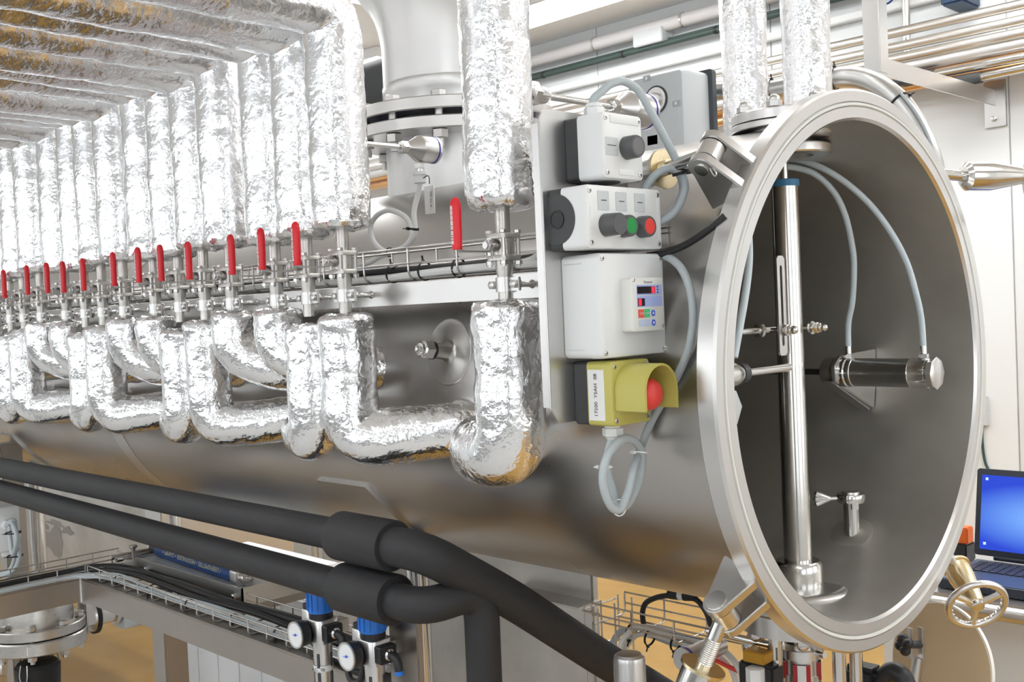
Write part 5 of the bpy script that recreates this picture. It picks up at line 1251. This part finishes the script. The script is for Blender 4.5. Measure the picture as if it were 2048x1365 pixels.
cable('braided_cable', 'lower white braided cable bending down into the mesh tray', [U(1236,1372,.035), U(1240,1335,.035), U(1252,1295,.035), U(1275,1270,.035), U(1315,1272,.035), U(1370,1288,.035), U(1425,1305,.035), U(1460,1335,.035), U(1474,1370,.035)], .0050, BRAID, 8)
cable('grey_cable', 'grey cable bending down out of the mesh tray', [U(1208,1372,.05), U(1212,1330,.05), U(1224,1290,.05), U(1248,1262,.05), U(1300,1270,.05), U(1350,1288,.05), U(1410,1302,.05)], .0058, CABLE, 8)
cable('black_cable', 'black cable looping up from the mesh tray below the tank', [U(1288,1252,.045), U(1285,1228,.045), U(1291,1208,.045), U(1310,1197,.045), U(1335,1192,.045), U(1365,1192,.045), U(1392,1200,.045), U(1408,1218,.045), U(1418,1238,.045), U(1424,1262,.045)], .0046, CABLEK, 8)
q = U(1362,1191,.045); cn = thing('cable_connector', 'black and white plug connector in the looping black cable', 'connector', q)
ud = (U(1385,1196,.045)-U(1340,1190,.045)).normalized()
MB().cyl(q-ud*.022, q-ud*.003, .0085, n=16).build('black_sleeve', BLACK, cn); MB().cyl(q-ud*.003, q+ud*.007, .0082, n=16).build('white_sleeve', WHITE, cn); MB().cyl(q+ud*.007, q+ud*.028, .0085, .0065, n=16).build('black_boot', BLACK, cn)
for k, (x_, y_) in enumerate(((1262,1265),(1300,1275),(1352,1286),(1410,1298))):
    tie(U(x_,y_,.03), (1,.0,-.15), .013, RUBBER, 'black cable tie on the mesh tray cables, %s from the left' % ORD[k], .0018, 'black cable ties on the mesh tray', tail=(0,-.5,-1))
q = at(1258,1308,'y',-.22); o = thing('end_cap_cylinder', 'small upright steel cap cylinder at the bottom edge', 'cap', (q.x,-.22,.80))
MB().lathe((q.x,-.22,.80), EZ, [(0,.0225),(q.z-.80-.008,.0212),(q.z-.80-.003,.0200),(q.z-.80,.016),(q.z-.80+.0005,.001)], 48).build('cap_body', STEEL, o)
MB().lathe((q.x-.035,-.22,.92), EZ, [(0,.014),(.02,.014),(.024,.010)], 24).build('side_plug', GREYP, o)
MB().cyl((q.x,-.22,0),(q.x,-.22,.80),.02,n=24).build('stem_pipe', PIPEM, o)
q = at(1366,1322,'y',-.08); o = thing('clamped_blind_pipe', 'round spun-steel clamp cap facing left beside the brass washer', 'cap', q)
MB().lathe(q, EY, [(0,.0175),(.003,.0180),(.004,.0172)], 48).build('disc', STEEL, o)
MB().ring(q+EY*.0042, EY, .010, .0182, 0, .0018, 40).build('seal', BLUER, o); MB().ring(q+EY*.006, EY, .010, .0182, 0, .003, 40).build('ferrule', STEEL, o)
MB().cyl(q+EY*.008, q+EY*.09, .0155, n=36).build('tube', STEEL, o); MB().cyl(q-EZ*.02+EY*.012, V((q.x,q.y+.012,.0)), .005, n=14).build('support_rod', STEEL, o)
cable('red_hose', 'short red air hose behind the lower left swing bolt', [at(1395,1322,'y',.02), at(1425,1320,'y',.02), at(1455,1333,'y',.02), at(1480,1345,'y',.02)], .0036, REDB, 6, cat='hose')
q = at(1425,1272,'y',.0); o = MB().cyl(at(1415,1262,'y',-.02), at(1545,1292,'y',.0), .0055, n=16).build('cross_rod', POLISH); tag(o, 'thin steel rod running right below the lower flange lug', 'rod')
# sensor cluster left of the drive
q = at(1516,1312,'y',-.03); o = thing('amber_valve', 'amber valve block with white gland beside the drive', 'valve', (q.x,-.03,q.z-.1))
MB().obox(q, EX, EY, EZ, .034, .026, .016).build('amber_block', AMBER, o, bevel=.0015)
MB().obox(q-EZ*.038+EY*.006, EX, EY, EZ, .056, .030, .056).build('black_housing', BLACK, o, bevel=.003)
g_ = q-EZ*.022-EY*.014+EX*.004
MB().hexa(g_+EZ*.010, g_-EZ*.014, .0135).lathe(g_-EZ*.014, -EZ, [(0,.011),(.006,.008)], 20).build('white_gland', WHITE, o)
MB().cyl(g_-EZ*.018, g_-EZ*.20, .0042, n=12).build('gland_cable', CABLE, o)
q = at(1545,1295,'y',-.012); o = MB().obox(q+V((.004,.0,-.006)), EX, EY, EZ, .016, .016, .020).build('rod_block', DARK, bevel=.001); tag(o, 'small dark clamp block on the left guide rod', 'block')
q = at(1490,1262,'y',-.01); o = foil_tube([q+V((-.006,.02,-.035)), q+V((.012,.02,.0)), q+V((.03,.02,.012))], .012, True, True, n=28, ds=.004, seed=91).build('foil_scrap', FOIL); tag(o, 'crumpled foil wrapped joint between lower lug and drive', 'foil')
# round lid on its stand
n_ = V((-.32,-.93,.17)).normalized(); q = at(1884,1332,'y',.33); lid = thing('round_lid', 'cream round lid standing tilted beside the handwheel', 'lid', (q.x,.33,.6))
MB().lathe(q, n_, [(-.004,.094),(-.001,.098),(.005,.098),(.0052,.094)], 72).build('white_rim', CREAMW, lid)
MB().lathe(q, n_, [(.0,.0955),(.0062,.0955)], 72).build('cream_face', CREAM, lid)
h_ = at(1842,1290,'y',.30); MB().obox(h_, n_.cross(EZ), EZ, n_, .012, .055, .006).build('hinge_plate', STEEL, lid, bevel=.001)
MB().obox(h_+n_*.012-EX*.008, n_.cross(EZ), EZ, n_, .010, .05, .006).build('hinge_plate', STEEL, lid, bevel=.001)
kq = at(1808,1290,'y',.27); MB().cyl(h_, kq, .006, n=14).build('knob_shaft', DARK, lid)
for i in range(4):
    a = pi/2*i+.4; u_, v_, w_ = frame(kq-h_); MB().ball(kq+(u_*cos(a)+v_*sin(a))*.009, .0085, 14, 8).build('knob_lobe', BLACK, lid)
MB().cyl(kq+(h_-kq)*.15, kq-(h_-kq).normalized()*.006, .011, n=20).build('knob_hub', BLACK, lid)
ps = at(1828,1365,'y',.29); MB().tube([(h_.x-.004,.297,h_.z-.02),(ps.x,.292,ps.z),(ps.x-.012,.29,.0)], .0085, 16).build('stand', STEEL, lid)
q = at(1750,1352,'y',.16); o = thing('black_clamp_lever', 'black plastic handle below the flange at the bottom edge', 'handle', (q.x,.16,q.z-.06))
MB().obox(q+V((-.018,0,-.012)), EX, EY, EZ, .055, .04, .05).build('lower_part', BLACK, o, bevel=.008)
MB().tube(crom([q+V((.0,0,-.02)), q+V((.014,0,.0)), q+V((.028,.0,.012)), q+V((.045,.0,.004)), q+V((.052,0,-.03))], 5), .014, 16).build('upper_part', BLACK, o)
MB().ball(q+V((-.020,-.021,-.008)),.006,12,8).build('screw', STEEL, o); MB().cyl(q+V((-.01,0,-.03)), V((q.x-.01,.16,0)), .014, n=20).build('stem', STEEL, o)
